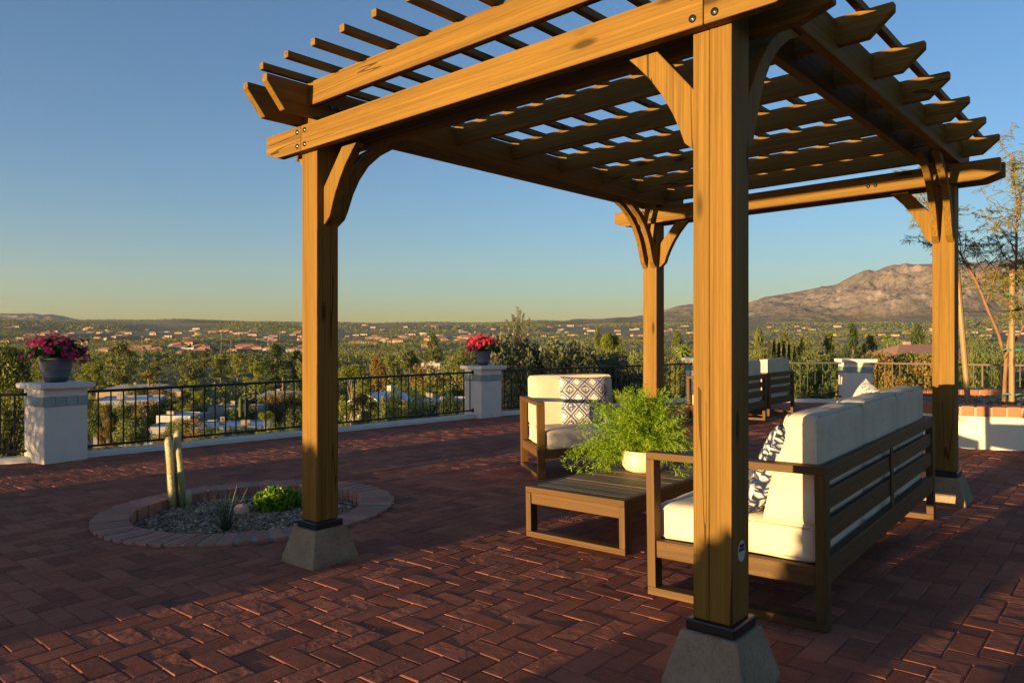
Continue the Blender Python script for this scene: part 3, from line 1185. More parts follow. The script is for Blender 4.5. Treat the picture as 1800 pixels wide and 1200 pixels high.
def bolts(parent, spots, axis, face, hole=False):
    for p, z in spots:
        mb = MB()
        n = 16
        prof = [(.0, .006), (.006, .006), (.008, .004), (.0135, .004), (.0135, -.002)] if not hole else [(.0, .0015), (.010, .0015), (.010, -.002)]
        vs, fs = [], []
        for r, d in prof:
            for i in range(n):
                t = 2 * math.pi * i / n
                if axis == 'a':      # on a face that looks to -b
                    vs.append(pw(p + r * math.cos(t), face - d, z + r * math.sin(t)))
                else:
                    vs.append(pw(face + d, p + r * math.cos(t), z + r * math.sin(t)))
        for j in range(len(prof) - 1):
            for i in range(n):
                fs.append((j * n + i, j * n + (i + 1) % n, (j + 1) * n + (i + 1) % n, (j + 1) * n + i))
        mb.add(vs, fs, None, .5, True)
        mb.build('bolt', M['bolt_hole' if hole else 'bolt'], parent)


AL, AR = -.416, LA + .276
for k, (b0, b1) in enumerate(((-.052, -.002), (W + .002, W + .052), (LB - .052, LB - .002), (LB + W + .002, LB + W + .052))):
    if k == 0:
        s1 = along_a('beam', AL, -.074, b0, b1, Z_AB, Z_AT, .11, 0, lip=.10)
        s2 = along_a('beam', -.071, LA - .078, b0, b1, Z_AB, Z_AT, 0, 0)
        s3 = along_a('beam', LA - .075, AR, b0, b1, Z_AB, Z_AT, 0, .11, lip=.10)
        bolts(s1, [(-.105, Z_AT - .03), (-.105, Z_AB + .03)], 'a', b0)
        bolts(s2, [(-.035, Z_AT - .03), (-.035, Z_AB + .03), (LA - .115, Z_AT - .03), (LA - .115, Z_AB + .03)], 'a', b0)
        bolts(s3, [(LA - .035, Z_AT - .03), (LA - .035, Z_AB + .03)], 'a', b0)
    else:
        s = along_a('beam', AL, AR, b0, b1, Z_AB, Z_AT, .11, .11, lip=.10)
        if k == 2:
            bolts(s, [(-.11, Z_AT - .03), (-.11, Z_AB + .03), (-.03, Z_AT - .03), (-.03, Z_AB + .03), (LA - .11, Z_AB + .03), (LA - .03, Z_AT - .03), (LA - .03, Z_AB + .03), (LA - .55, Z_AB + .06), (LA - .50, Z_AB + .06)], 'a', b0)
for k, (a0, a1) in enumerate(((-.165, -.120), (.020, .065), (LA - .205, LA - .160), (LA - .020, LA + .025))):
    s = along_b('cross_beam', -.338, LB + .40, a0, a1, Z_BB, Z_BT, .10, .03)
    if k in (1, 3):
        bolts(s, [(.045, Z_BB + .07), (.095, Z_BB + .07), (LB + .045, Z_BB + .07)], 'b', a1)
for k in range(8):
    b = -.069 + .543 * k
    along_a('rafter', .050, LA + .249, b - .022, b + .022, Z_RB, Z_RT, 0, .10, lip=.035)
for k in range(12):
    a = .045 + .221 * k
    mb = MB()
    mb.box((a - .017, -.357, Z_RT + .0015), (a + .017, LB + .45, Z_RT + .0355), pw, axis=1)
    mb.build('batten', M['cedar'], PERG, bevel=.003)

BR = [(0, .40), (.055, .355), (.075, .30), (.105, .235), (.145, .165), (.195, .095), (.245, .04), (.285, 0), (.165, 0), (0, .195)]


def brace_a(post, sgn, b0, b1, outl=BR):
    pa, pb = post
    a0 = pa + .001 if sgn > 0 else pa - W - .001
    mb = MB()
    mb.prism([(a0 + sgn * p, Z_AB - .001 - q) for p, q in outl], b0, b1, lambda p, q, t: (p, t, q), xf=pw, axis=2)
    return mb.build('brace', M['cedar'], PERG, bevel=.004)


BRB = [(0, .555), (.05, .505), (.075, .445), (.105, .36), (.15, .27), (.215, .18), (.30, .105), (.40, .045), (.515, 0), (.375, 0), (.20, .11), (.09, .235), (0, .37)]


def brace_b(post, sgn, a0, a1, outl=BRB):
    pa, pb = post
    b0 = pb + W + .001 if sgn > 0 else pb - .001
    # the upper end passes the pair of beams and meets the cross beams
    mb = MB()
    mb.prism([(b0 + sgn * p, Z_BB - .001 - q) for p, q in outl], a0, a1, lambda p, q, t: (t, p, q), xf=pw, axis=2)
    return mb.build('brace', M['cedar'], PERG, bevel=.004)


for key, (pa, pb) in POSTS.items():
    brace_a((pa, pb), 1 if pa == 0 else -1, pb + .042, pb + .098)
    for a0, a1 in ((pa - .136, pa - .092), (pa - .048, pa - .004)):
        o = brace_b((pa, pb), 1 if pb == 0 else -1, a0, a1)
brace_a(POSTS['left'], -1, W * .3, W * .6, [(0, .13), (.10, 0), (.055, 0), (0, .06)])
for pa, pb in (POSTS['far'], POSTS['right']):
    for ac in (pa - .114, pa - .026):
        bolts(PERG, [(ac, Z_AB - .245)], 'a', pb - .082, True)

# ------------------------------------------------------------------ furniture


def cushion(size, r=.035, puff=.02, wedge=0.0, nx=18, ny=12, nz=8, seed=0):
    """rounded, slightly puffed box centred on x, y with its base at z = 0; wedge narrows the depth towards the top"""
    sx, sy, sz = size
    bm = bmesh.new()
    bmesh.ops.create_cube(bm, size=2.0)
    bmesh.ops.subdivide_edges(bm, edges=bm.edges[:], cuts=13, use_grid_fill=True)
    rs = random.Random(seed)
    o = Vector((rs.uniform(0, 9), rs.uniform(0, 9), rs.uniform(0, 9)))
    for v in bm.verts:
        u = v.co.copy()
        p = Vector((u.x * sx / 2, u.y * sy / 2, u.z * sz / 2))
        i = Vector((max(-sx / 2 + r, min(sx / 2 - r, p.x)), max(-sy / 2 + r, min(sy / 2 - r, p.y)), max(-sz / 2 + r, min(sz / 2 - r, p.z))))
        d = p - i
        if d.length > 1e-6:
            p = i + d.normalized() * min(r, max(abs(d.x), abs(d.y), abs(d.z)))
        bz = (1 - u.x ** 4) * (1 - u.y ** 4)
        p.z += u.z * puff * bz + (0.004 * mnoise.noise(p * 9 + o) + .006 * mnoise.noise(p * 3.5 + o)) * abs(u.z)
        by = (1 - u.x ** 4) * (1 - u.z ** 4)
        p.y += u.y * puff * .6 * by
        if wedge:
            t = (p.z / sz + .5)
            p.y = sy / 2 - (sy / 2 - p.y) * (1 - wedge * t)
        p.z += sz / 2
        v.co = p
    me = bpy.data.meshes.new('cushion')
    bm.to_mesh(me)
    bm.free()
    me.polygons.foreach_set('use_smooth', [True] * len(me.polygons))
    return me


def piping(size, r, parent):
    """the corded seams round the top and the bottom edge of a seat cushion"""
    sx, sy, sz = size
    for z in (.020, sz - .020):
        pts = []
        for cx, cy, a0 in ((1, 1, 0), (-1, 1, 1), (-1, -1, 2), (1, -1, 3)):
            for k in range(6):
                a = (a0 + k / 5) * math.pi / 2
                pts.append((cx * (sx / 2 - r) + r * math.cos(a), cy * (sy / 2 - r) + r * math.sin(a), z))
        pts.append(pts[0])
        mb = MB()
        mb.tube(pts, .0042, 6)
        mb.build('piping', M['cushion'], parent)


def seat_root(name, label, cat, cx, cy, yaw, group=None):
    r = thing(name, label, cat, (0, 0, 0), group)
    m = Matrix.Translation((cx, cy, gz(cx, cy) + .002)) @ TILT @ Matrix.Rotation(yaw, 4, 'Z')
    r.matrix_world = m
    r.location, r.rotation_euler, _ = m.to_translation(), m.to_euler(), 0
    return r


def make_seat(root, wd, dp, n_cush, mid_post):
    """front faces -Y; origin at the middle of the footprint"""
    hx, hy, T, Wd = wd / 2, dp / 2, .042, .068
    wood = M['teak']

    def bx(name, lo, hi, axis):
        mb = MB()
        mb.box(lo, hi, axis=axis)
        return mb.build(name, wood, root, bevel=.003)
    for s in (-1, 1):
        x0, x1 = (hx - Wd, hx) if s > 0 else (-hx, -hx + Wd)
        bx('armrest', (x0, -hy, .627), (x1, hy, .66), 1)
        bx('floor_rail', (x0, -hy, 0), (x1, hy, .036), 1)
        bx('leg', (x0, -hy, .0362), (x1, -hy + T, .6268), 2)
        bx('leg', (x0, hy - T, .0362), (x1, hy, .6268), 2)
        xi0, xi1 = (hx - Wd + .012, hx - .012) if s > 0 else (-hx + .012, -hx + Wd - .012)
        bx('side_rail', (xi0, -hy + T + .0005, .175), (xi1, hy - T - .0005, .252), 1)
    xi = hx - Wd - .0005
    bx('front_rail', (-xi, -hy + .006, .175), (xi, -hy + .036, .25), 0)
    bx('back_rail', (-xi, hy - .040, .597), (xi, hy - .002, .659), 0)
    bx('back_rail', (-xi, hy - .040, .185), (xi, hy - .002, .285), 0)
    for z0, z1 in ((.350, .436), (.478, .556)):
        bx('back_slat', (-xi, hy - .034, z0), (xi, hy - .010, z1), 0)
    if mid_post:
        bx('middle_post', (-.026, hy - .0095, .2855), (.026, hy - .001, .5965), 2)
    dk = MB()
    for k in range(9):
        y0 = -hy + .05 + k * (dp - .12) / 9
        dk.box((-xi, y0, .222), (xi, y0 + .055, .24), axis=0)
    dk.build('seat_slats', wood, root)
    cw = 2 * xi / n_cush
    for k in range(n_cush):
        cx = -xi + cw * (k + .5)
        size = (cw - .004, dp - .065, .165)
        o = link('seat_cushion', cushion(size, .024, .007, seed=k + int(wd * 10)), M['cushion'], root)
        o.location = (cx, -.025, .245)
        piping(size, .024, o)
    for k in range(n_cush):
        cx = -xi + cw * (k + .5)
        size = (cw - .014, .245, .455)
        o = link('back_cushion', cushion(size, .026, .010, .45, seed=k + 40 + int(wd * 10)), M['cushion'], root)
        o.location = (cx, hy - .048 - .1225, .398 + .004 * (k % 2))
        for y in (-.1225 + .014, .1225 - .010):        # corded seams round the front and the back face
            pts, r, X, Z = [], .03, size[0] / 2 - .001, .455
            for cx, cz, a0 in ((1, 1, 0), (-1, 1, 1), (-1, -1, 2), (1, -1, 3)):
                for j in range(6):
                    a = (a0 + j / 5) * math.pi / 2
                    px = cx * (X - r) + r * math.cos(a)
                    pz = Z / 2 + cz * (Z / 2 - r) + r * math.sin(a)
                    pts.append((px, .1225 - (.1225 - y) * (1 - .45 * pz / Z), pz))
            pts.append(pts[0])
            mb = MB()
            mb.tube(pts, .0042, 6)
            mb.build('piping', M['cushion'], o)
    return root


YAW_S = math.atan2(-B[1], -B[0])
_x, _y = ab2xy(1.992, 1.877)
SOFA = make_seat(seat_root('sofa', 'three seat wooden sofa with cream cushions beneath the pergola seen from behind', 'sofa', _x, _y, YAW_S + math.radians(2.1)), 2.36, .80, 3, True)
CH1 = make_seat(seat_root('armchair', 'wooden armchair with cream cushions and lattice pillow beyond the coffee table', 'armchair', .611, 6.846, math.radians(10.4), 'cream cushioned wooden armchairs'), .93, .78, 1, False)
_x, _y = ab2xy(-1.175, 7.63)
CH2 = dup(CH1, 'wooden armchair seen from behind, half hidden by the near pergola post')
_m = Matrix.Translation((_x, _y, gz(_x, _y) + .002)) @ TILT @ Matrix.Rotation(YAW_S + math.radians(1), 4, 'Z')
CH2.location, CH2.rotation_euler = _m.to_translation(), _m.to_euler()
_x, _y = ab2xy(-1.28, 8.95)
CH3 = dup(CH1, 'rearmost wooden armchair seen from behind, next to the railing, back fully visible')
_m = Matrix.Translation((_x, _y, gz(_x, _y) + .002)) @ TILT @ Matrix.Rotation(YAW_S - math.radians(2), 4, 'Z')
CH3.location, CH3.rotation_euler = _m.to_translation(), _m.to_euler()

# coffee table
_x, _y = ab2xy(.876, 1.76)
TBL = seat_root('coffee_table', 'low slatted wooden coffee table between sofa and armchair', 'table', _x, _y, YAW_S)
hx, hy = .625, .352       # x along the depth of the pergola
for s in (-1, 1):
    x0, x1 = (hx - .066, hx) if s > 0 else (-hx, -hx + .066)
    for nm, lo, hi, ax in (('floor_rail', (x0, -hy, 0), (x1, hy, .034), 1), ('leg', (x0, -hy, .0342), (x1, -hy + .038, .2675), 2), ('leg', (x0, hy - .038, .0342), (x1, hy, .2675), 2),
                           ('apron', (x0 + .008, -hy + .0385, .20), (x1 - .008, hy - .0385, .2675), 1), ('top_rail', (x0, -hy, .268), (x1, hy, .302), 1)):
        mb = MB()
        mb.box(lo, hi, axis=ax)
        mb.build(nm, M['teak'], TBL, bevel=.003)
for s in (-1, 1):
    y0, y1 = (hy - .034, hy - .002) if s > 0 else (-hy + .002, -hy + .034)
    mb = MB()
    mb.box((-hx + .0665, y0, .205), (hx - .0665, y1, .302), axis=0)
    mb.build('apron', M['teak'], TBL, bevel=.003)
nsl = 15
for k in range(nsl):
    wdt = (2 * hx - .133) / nsl
    x0 = -hx + .0665 + k * wdt
    mb = MB()
    mb.box((x0 + .002, -hy + .0345, .283), (x0 + wdt - .003, hy - .0345, .302 + RNG.uniform(-.001, .001)), axis=1)
    mb.build('top_slat', M['teak_top'], TBL, bevel=.002)


# throw pillows
def pillow(name, label, size, mat, grp=None):
    sx, sz, th = size
    bm = bmesh.new()
    bmesh.ops.create_grid(bm, x_segments=26, y_segments=26, size=1)
    geo = bm.faces[:]
    n = 27
    me = MB()
    for side in (1, -1):
        vs, gs = [], []
        for j in range(n):
            for i in range(n):
                u, w = -1 + 2 * i / (n - 1), -1 + 2 * j / (n - 1)
                pin = 1 - .055 * (1 - abs(u) ** 3) * abs(w) ** 4 * 1.0
                pin2 = 1 - .055 * (1 - abs(w) ** 3) * abs(u) ** 4
                t = max(0.0, (1 - abs(u) ** 2.6) * (1 - abs(w) ** 2.6)) ** .55
                y = side * th / 2 * t
                wr = .006 * mnoise.noise(Vector((u * 3, w * 3, side * 2.3))) * t
                vs.append((u * sx / 2 * pin2, y + wr, w * sz / 2 * pin + sz / 2))
                gs.append((u * sx / 2, side * .3, w * sz / 2))
        fs = [(j * n + i, j * n + i + 1, (j + 1) * n + i + 1, (j + 1) * n + i) for j in range(n - 1) for i in range(n - 1)]
        if side > 0:
            fs = [f[::-1] for f in fs]
        me.add(vs, fs, gs, .5, True)
    bm.free()
    o = me.build(name, mat, recalc=False)
    return tag(o, label, 'pillow', grp)


def set_on(o, root_m, loc, rx, rz, ry=0.0):
    m = root_m @ Matrix.Translation(loc) @ Matrix.Rotation(rz, 4, 'Z') @ Matrix.Rotation(ry, 4, 'Y') @ Matrix.Rotation(rx, 4, 'X')
    o.location, o.rotation_euler = m.to_translation(), m.to_euler()


def mw(o):
    return Matrix.Translation(o.location) @ o.rotation_euler.to_matrix().to_4x4()


pl = pillow('throw_pillow', 'white pillow printed with a navy diamond lattice on the armchair', (.47, .47, .17), M['lattice'], 'throw pillows on the seating')
set_on(pl, mw(CH1), (.085, .015, .405), math.radians(-20), math.radians(-3), math.radians(1))
pl = pillow('throw_pillow', 'dark navy crackle dyed pillow at the near end of the sofa', (.47, .46, .16), M['dyed_dark'], 'throw pillows on the seating')
set_on(pl, mw(SOFA), (.86, .06, .415), math.radians(-24), math.radians(-8), math.radians(4))
pl = pillow('throw_pillow', 'pale pillow with fine blue lines at the far end of the sofa', (.47, .47, .16), M['dyed_light'], 'throw pillows on the seating')
set_on(pl, mw(SOFA), (-.80, -.03, .43), math.radians(-20), math.radians(30), math.radians(10))

# ------------------------------------------------------------------ potted fern
_x, _y = gpt(1130, 829, .302)
FERN = thing('potted_fern', 'feathery bright green asparagus fern in a cream bowl on the coffee table', 'potted plant', (_x, _y, gz(_x, _y) + .306))
mb = MB()
mb.lathe([(.0, .0), (.085, .0), (.115, .012), (.135, .04), (.141, .075), (.136, .115), (.128, .142), (.122, .145), (.118, .14), (.122, .105), (.0, .10)], 48)
mb.build('bowl', M['pot_cream'], FERN)
mb = MB()
mb.lathe([(.117, .108), (.0, .118)], 32)
mb.build('soil', M['sand'], FERN)
rngf = random.Random(4)
cs, ds, stems = [], [], MB()
for k in range(170):
    a = rngf.uniform(0, 6.283)
    if rngf.random() < .3:
        a = rngf.gauss(math.pi * 1.05, .7)
    el = rngf.uniform(.25, 1.5)
    if math.cos(a + 1.75) > .45:        # few fronds hang before the bowl, on the side of the seats
        el = max(el, rngf.uniform(.75, 1.4))
    ln = rngf.uniform(.28, .50) * (0.9 + .25 * math.cos(el))
    p = Vector((rngf.gauss(0, .035), rngf.gauss(0, .035), .12))
    d = Vector((math.cos(a) * math.cos(el), math.sin(a) * math.cos(el), math.sin(el)))
    pts = [p.copy()]
    droop = rngf.uniform(.9, 2.6) * (1.25 - el / 2) * (.7 if math.cos(a + 1.75) > .45 else 1)
    for s in range(12):
        p = p + d * ln / 12
        d = (d + Vector((0, 0, -droop / 12))).normalized()
        pts.append(p.copy())
        t = (s + 1) / 12
        if t > .18:
            m = int(30 * (1.15 - .55 * t))
            wd = .062 * (1.1 - .75 * t) + .006
            for _ in range(m):
                off = Vector((rngf.gauss(0, 1), rngf.gauss(0, 1), rngf.gauss(0, .8)))
                off = off - d * off.dot(d) * .6
                c = p + off * wd * .6 + d * rngf.uniform(-.5, .5) * ln / 12
                if c.z < .02 and math.hypot(c.x, c.y) < .5:
                    c.z = max(c.z, -.02)
                cs.append(tuple(c))
                ds.append(tuple(off.normalized() * .9 + d * .7))
    stems.tube(pts, [.0018] * 8 + [.001] * 5, 4)
stems.build('stems', M['fern'], FERN)
q, l = leaves(np.array(cs), .027, .17, dirs=np.array(ds), spread=.45)
link('foliage', np_faces('foliage', q, l), M['fern'], FERN)

# ------------------------------------------------------------------ pillars, railings, kerbs


def pillar(c, phi, w, top, label):
    cx, cy = c
    root = thing('pillar', label, 'pillar', (cx, cy, gz(cx, cy)), 'white railing pillars')
    root.rotation_euler = (0, 0, phi)
    h = w / 2
    zc = top - .058
    mb = MB()
    mb.box((-h, -h, -.03), (h, h, zc), axis=0)
    mb.build('body', M['stucco'], root, bevel=.012)
    cp = MB()
    o = .055
    n = 24
    vs = []
    rs = random.Random(int(top * 1000))
    for z, k in ((zc - .004, -.014), (zc + .008, -.002), (zc + .05, 0.0), (top, -.016)):
        for i in range(4 * n):
            s, t = divmod(i, n)
            f = -1 + 2 * t / n
            e = h + o + k
            x, y = [(f * e, -e), (e, f * e), (-f * e, e), (-e, -f * e)][s]
            wob = .006 * mnoise.noise(Vector((x * 9, y * 9, z * 20 + top * 7)))
            vs.append((x * (1 + wob), y * (1 + wob), z + wob * .8))
    m = 4 * n
    fs = [(j * m + i, j * m + (i + 1) % m, (j + 1) * m + (i + 1) % m, (j + 1) * m + i) for j in range(3) for i in range(m)]
    fs += [tuple(range(3 * m, 4 * m)), tuple(range(m))[::-1]]
    cp.add(vs, fs)
    cp.build('cap', M['cap'], root)
    z0, z1 = zc - .185, zc - .082
    bd = MB()
    d = .007
    # tiles of the band, four to a side
    for s in range(4):
        for k in range(4):
            u0, u1 = -h + w * k / 4 + .002, -h + w * (k + 1) / 4 - .002
            zz0, zz1 = z0 + rs.uniform(-.003, .003), z1 + rs.uniform(-.003, .003)
            dd = d + rs.uniform(-.0015, .0015)
            lo, hi = (u0, -h - dd, zz0), (u1, -h + .004, zz1)
            ca, sa = [(1, 0), (0, 1), (-1, 0), (0, -1)][s]
            bd.box(lo, hi, xf=lambda x, y, z, ca=ca, sa=sa: (x * ca - y * sa, x * sa + y * ca, z))
    bd.build('tile_band', M['tile'], root, bevel=.003)
    return root


PIL = []
for c, deg, w, top, lab in ((P1, 56.5, .44, .83, 'white stucco pillar carrying the larger flower pot, left in front of the cactus'),
                            (P2, 42, .42, .815, 'white stucco pillar carrying the smaller red flower pot'),
                            (P3, 20, .42, .82, 'white stucco pillar mostly hidden behind the near pergola post'),
                            (P4, -8, .45, .785, 'white stucco pillar without a pot beyond the sofa')):
    PIL.append(pillar(c, math.radians(deg), w, top, lab))


def railing(p0, p1, label, mat, trim0=.18, trim1=.18, grp='black iron railings between the pillars', z_top=.715, z_bot=.115, feet=True):
    p0, p1 = np.array(p0), np.array(p1)
    d = p1 - p0
    L = np.linalg.norm(d)
    d = d / L
    p0 = p0 + d * trim0
    L = L - trim0 - trim1
    root = thing('railing', label, 'railing', (p0[0], p0[1], gz(*p0)), grp)

    def at(s, z, off=0.0):
        x, y = d[0] * s - d[1] * off, d[1] * s + d[0] * off
        return (x, y, z + KX * x + KY * y)

    def bar(name, s0, s1, z0, z1, hw):
        mb = MB()
        mb.box((s0, -hw, z0), (s1, hw, z1), xf=lambda s, o, z: at(s, z, o))
        return mb.build(name, mat, root, bevel=.002)
    bar('top_rail', 0, L, z_top - .018, z_top + .012, .019)
    bar('bottom_rail', 0, L, z_bot - .012, z_bot + .012, .013)
    n = max(2, round(L / .131))
    post_at = {round(n * .5)} if L < 6 else {round(n * .33), round(n * .66)}
    for i in range(n + 1):
        s = .05 + (L - .1) * i / n
        if i in post_at and feet:
            bar('post', s - .013, s + .013, .02, z_top - .0185, .013)
            bar('foot_plate', s - .035, s + .035, .055, .068, .03)
        else:
            bar('baluster', s - .007, s + .007, z_bot + .0125, z_top - .0185, .007)
    for s in (-.012, L + .012):
        for z in (z_top - .003, z_bot):
            mb = MB()
            mb.box((s - .012, -.03, z - .032), (s + .012, .03, z + .032), xf=lambda s_, o, z_: at(s_, z_, o))
            mb.build('mounting_plate', mat, root, bevel=.004)
    return root


railing(PL, P1, 'short black railing left of the pillar with the larger flower pot', M['black_iron'], .3, .205)
railing(P1, P2, 'long black iron railing between the two pillars with flower pots, behind the cactus', M['black_iron'], .225, .215)
railing(P2, P3, 'black railing behind the armchair with the lattice pillow', M['black_iron'], .215, .215)
railing(P3, P4, 'black railing behind the two armchairs seen from behind', M['black_iron'], .215, .23)
railing(P4, PR, 'black railing coloured as sunlit behind the brick topped planter', M['sunlit_iron'], .23, .05)


def kerb(p0, p1, label, name='kerb'):
    p0, p1 = np.array(p0), np.array(p1)
    d = p1 - p0
    L = np.linalg.norm(d)
    d /= L
    root = None
    mb = MB()
    n = int(L / .12)
    prof = [(-.085, -.45), (-.085, .045), (-.07, .058), (.07, .060), (.085, .047), (.085, -.45)]
    vs, fs = [], []
    for i in range(n + 1):
        s = L * i / n
        for o, z in prof:
            wob = .006 * mnoise.noise(Vector((s * 1.7, o * 9, p0[0])))
            x, y = p0[0] + d[0] * s - d[1] * (o + wob), p0[1] + d[1] * s + d[0] * (o + wob)
            vs.append((x, y, gz(x, y) + z + (wob if z > 0 else 0)))
    m = len(prof)
    for i in range(n):
        for k in range(m - 1):
            fs.append((i * m + k, i * m + k + 1, (i + 1) * m + k + 1, (i + 1) * m + k))
    fs += [tuple(range(m)), tuple(range(n * m, n * m + m))[::-1]]
    mb.add(vs, fs, None, .5)
    o = mb.build(name, M['stucco'])
    tag(o, label, 'kerb', 'white stucco kerbs under the railings')
    return o


def shorten(p, q, a, b):
    p, q = np.array(p), np.array(q)
    d = (q - p) / np.linalg.norm(q - p)
    return p + d * a, q - d * b


for p, q, lab in ((PL, P1, 'low white kerb left of the first flower pot pillar'), (P1, P2, 'low white kerb beneath the long railing behind the cactus'),
                  (P2, P3, 'low white kerb beneath the railing behind the lattice pillow armchair'), (P3, P4, 'low white kerb beneath the railing behind the paired armchairs'),
                  (P4, PR, 'low white kerb beneath the sunlit railing')):
    a, b = shorten(p, q, .2, .2)
    kerb(a, b, lab)


# weeds at the foot of the walls
def weed(x, y, n, L, label, spread=(.7, 1.4)):
    r = thing('weed', label, 'weed', (x, y, gz(x, y)))
    rg = random.Random(int(x * 100))
    q = blades(n, L, .006, spread, rg, .5)
    link('blades', np_faces('blades', q, NR.random(len(q))), M['weed'], r)


_x, _y = gpt(867, 733)
weed(_x, _y, 12, .10, 'tiny weed growing at the foot of the pillar with red flowers')
def low_plant(u, v, s, label):
    x, y = gpt(u, v)
    r = thing('low_plant', label, 'plant', (x, y, gz(x, y)))
    c = clump_pts((0, 0, s * .45), (s * .8, s * .5, s * .5), 700, 1.6)
    c[:, 2] = np.maximum(c[:, 2], .01)
    q, l = leaves(c, .055, .5)
    link('foliage', np_faces('foliage', q, l), M['darktree'], r)


low_plant(1490, 702, .30, 'dark green leafy plant at the foot of the pillar beyond the sofa')
low_plant(1455, 699, .18, 'low weedy plant growing along the kerb left of the far pillar')
low_plant(1425, 697, .13, 'smallest weedy plant along the kerb near the rear armchair')


# ------------------------------------------------------------------ flower pots
def flower_pot(pil, label, rr, hh, fw, fh, petal, seed):
    x, y = pil.location.x, pil.location.y
    top = max(v[2] for v in (c.co for c in [ch for ch in pil.children if ch.name.startswith('cap')][0].data.vertices))
    root = thing('flower_pot', label, 'flower pot', (x, y, pil.location.z + top + .001), 'flower pots on the pillars')
    mb = MB()
    mb.lathe([(.0, .0), (rr * .60, .0), (rr * .64, .012), (rr * .73, .052), (rr * .735, .056), (rr * .86, hh * .55), (rr * .93, hh * .82), (rr * .96, hh * .93), (rr * 1.0, hh * .94), (rr * 1.0, hh), (rr * .95, hh), (rr * .93, hh * .9), (0, hh * .88)], 48)
    mb.build('pot', M['pot_blue'], root)
    rg = random.Random(seed)
    np_c, fl, stem = [], [], MB()
    for k in range(90):
        a = rg.uniform(0, 6.283)
        q = rg.random() ** .5
        px, py = fw * .42 * q * math.cos(a), fw * .42 * q * math.sin(a)
        pz = hh + fh * (.16 + .60 * math.sqrt(max(0, 1 - q * q))) * rg.uniform(.75, 1.1) - .04 * q
        np_c.append(clump_pts((px, py, pz), (.05, .05, .04), 38))
        stem.tube([(px * .2, py * .2, hh * .9), (px * .6, py * .6, hh + (pz - hh) * .7), (px, py, pz)], .003, 4)
    # flower heads on the outside
    qs, ls = [], []
    heads = 88
    for k in range(heads):
        a = rg.uniform(0, 6.283)
        el = abs(rg.gauss(.55, .42))
        el = min(el, 1.5)
        if rg.random() < .16:
            el = rg.uniform(-.25, .05)
        sc = rg.uniform(.93, 1.08)
        px, py, pz = fw * .5 * sc * math.cos(el) * math.cos(a), fw * .5 * sc * math.cos(el) * math.sin(a), hh + .02 + fh * .92 * sc * math.sin(el)
        nrm = Vector((math.cos(el) * math.cos(a), math.cos(el) * math.sin(a), math.sin(el) + .25)).normalized()
        m = rg.choice((2, 3, 3, 4))
        for j in range(m):
            c = Vector((px, py, pz)) + Vector((rg.gauss(0, .022), rg.gauss(0, .022), rg.gauss(0, .016)))
            nn = (nrm + Vector((rg.gauss(0, .3), rg.gauss(0, .3), rg.gauss(0, .3)))).normalized()
            sx = nn.cross(Vector((0, 0, 1))).normalized()
            sy = nn.cross(sx)
            r0 = rg.uniform(.019, .026)
            lvv = rg.random()
            for i in range(5):
                t0 = 2 * math.pi * i / 5 + rg.uniform(0, .3)
                tip = c + (sx * math.cos(t0) + sy * math.sin(t0)) * r0 + nn * rg.uniform(-.003, .008)
                l_ = c + (sx * math.cos(t0 - .55) + sy * math.sin(t0 - .55)) * r0 * .75 + nn * .004
                r_ = c + (sx * math.cos(t0 + .55) + sy * math.sin(t0 + .55)) * r0 * .75 + nn * .004
                qs.append([tuple(c), tuple(l_), tuple(tip), tuple(r_)])
                ls.append(min(1, max(0, lvv + rg.uniform(-.15, .15))))
    cc = np.concatenate(np_c)
    q, l = leaves(cc, .042, .5)
    link('foliage', np_faces('foliage', q, l), M['flower_leaf'], root)
    stem.build('stems', M['flower_leaf'], root)
    link('blossoms', np_faces('blossoms', np.array(qs), np.array(ls)), petal, root)
    return root


flower_pot(PIL[0], 'grey blue pot of magenta flowers on the pillar nearest the left edge', .168, .255, .60, .25, M['petal'], 2)
flower_pot(PIL[1], 'smaller grey blue pot of red flowers on the pillar behind the post', .135, .235, .54, .24, M['petal_red'], 9)


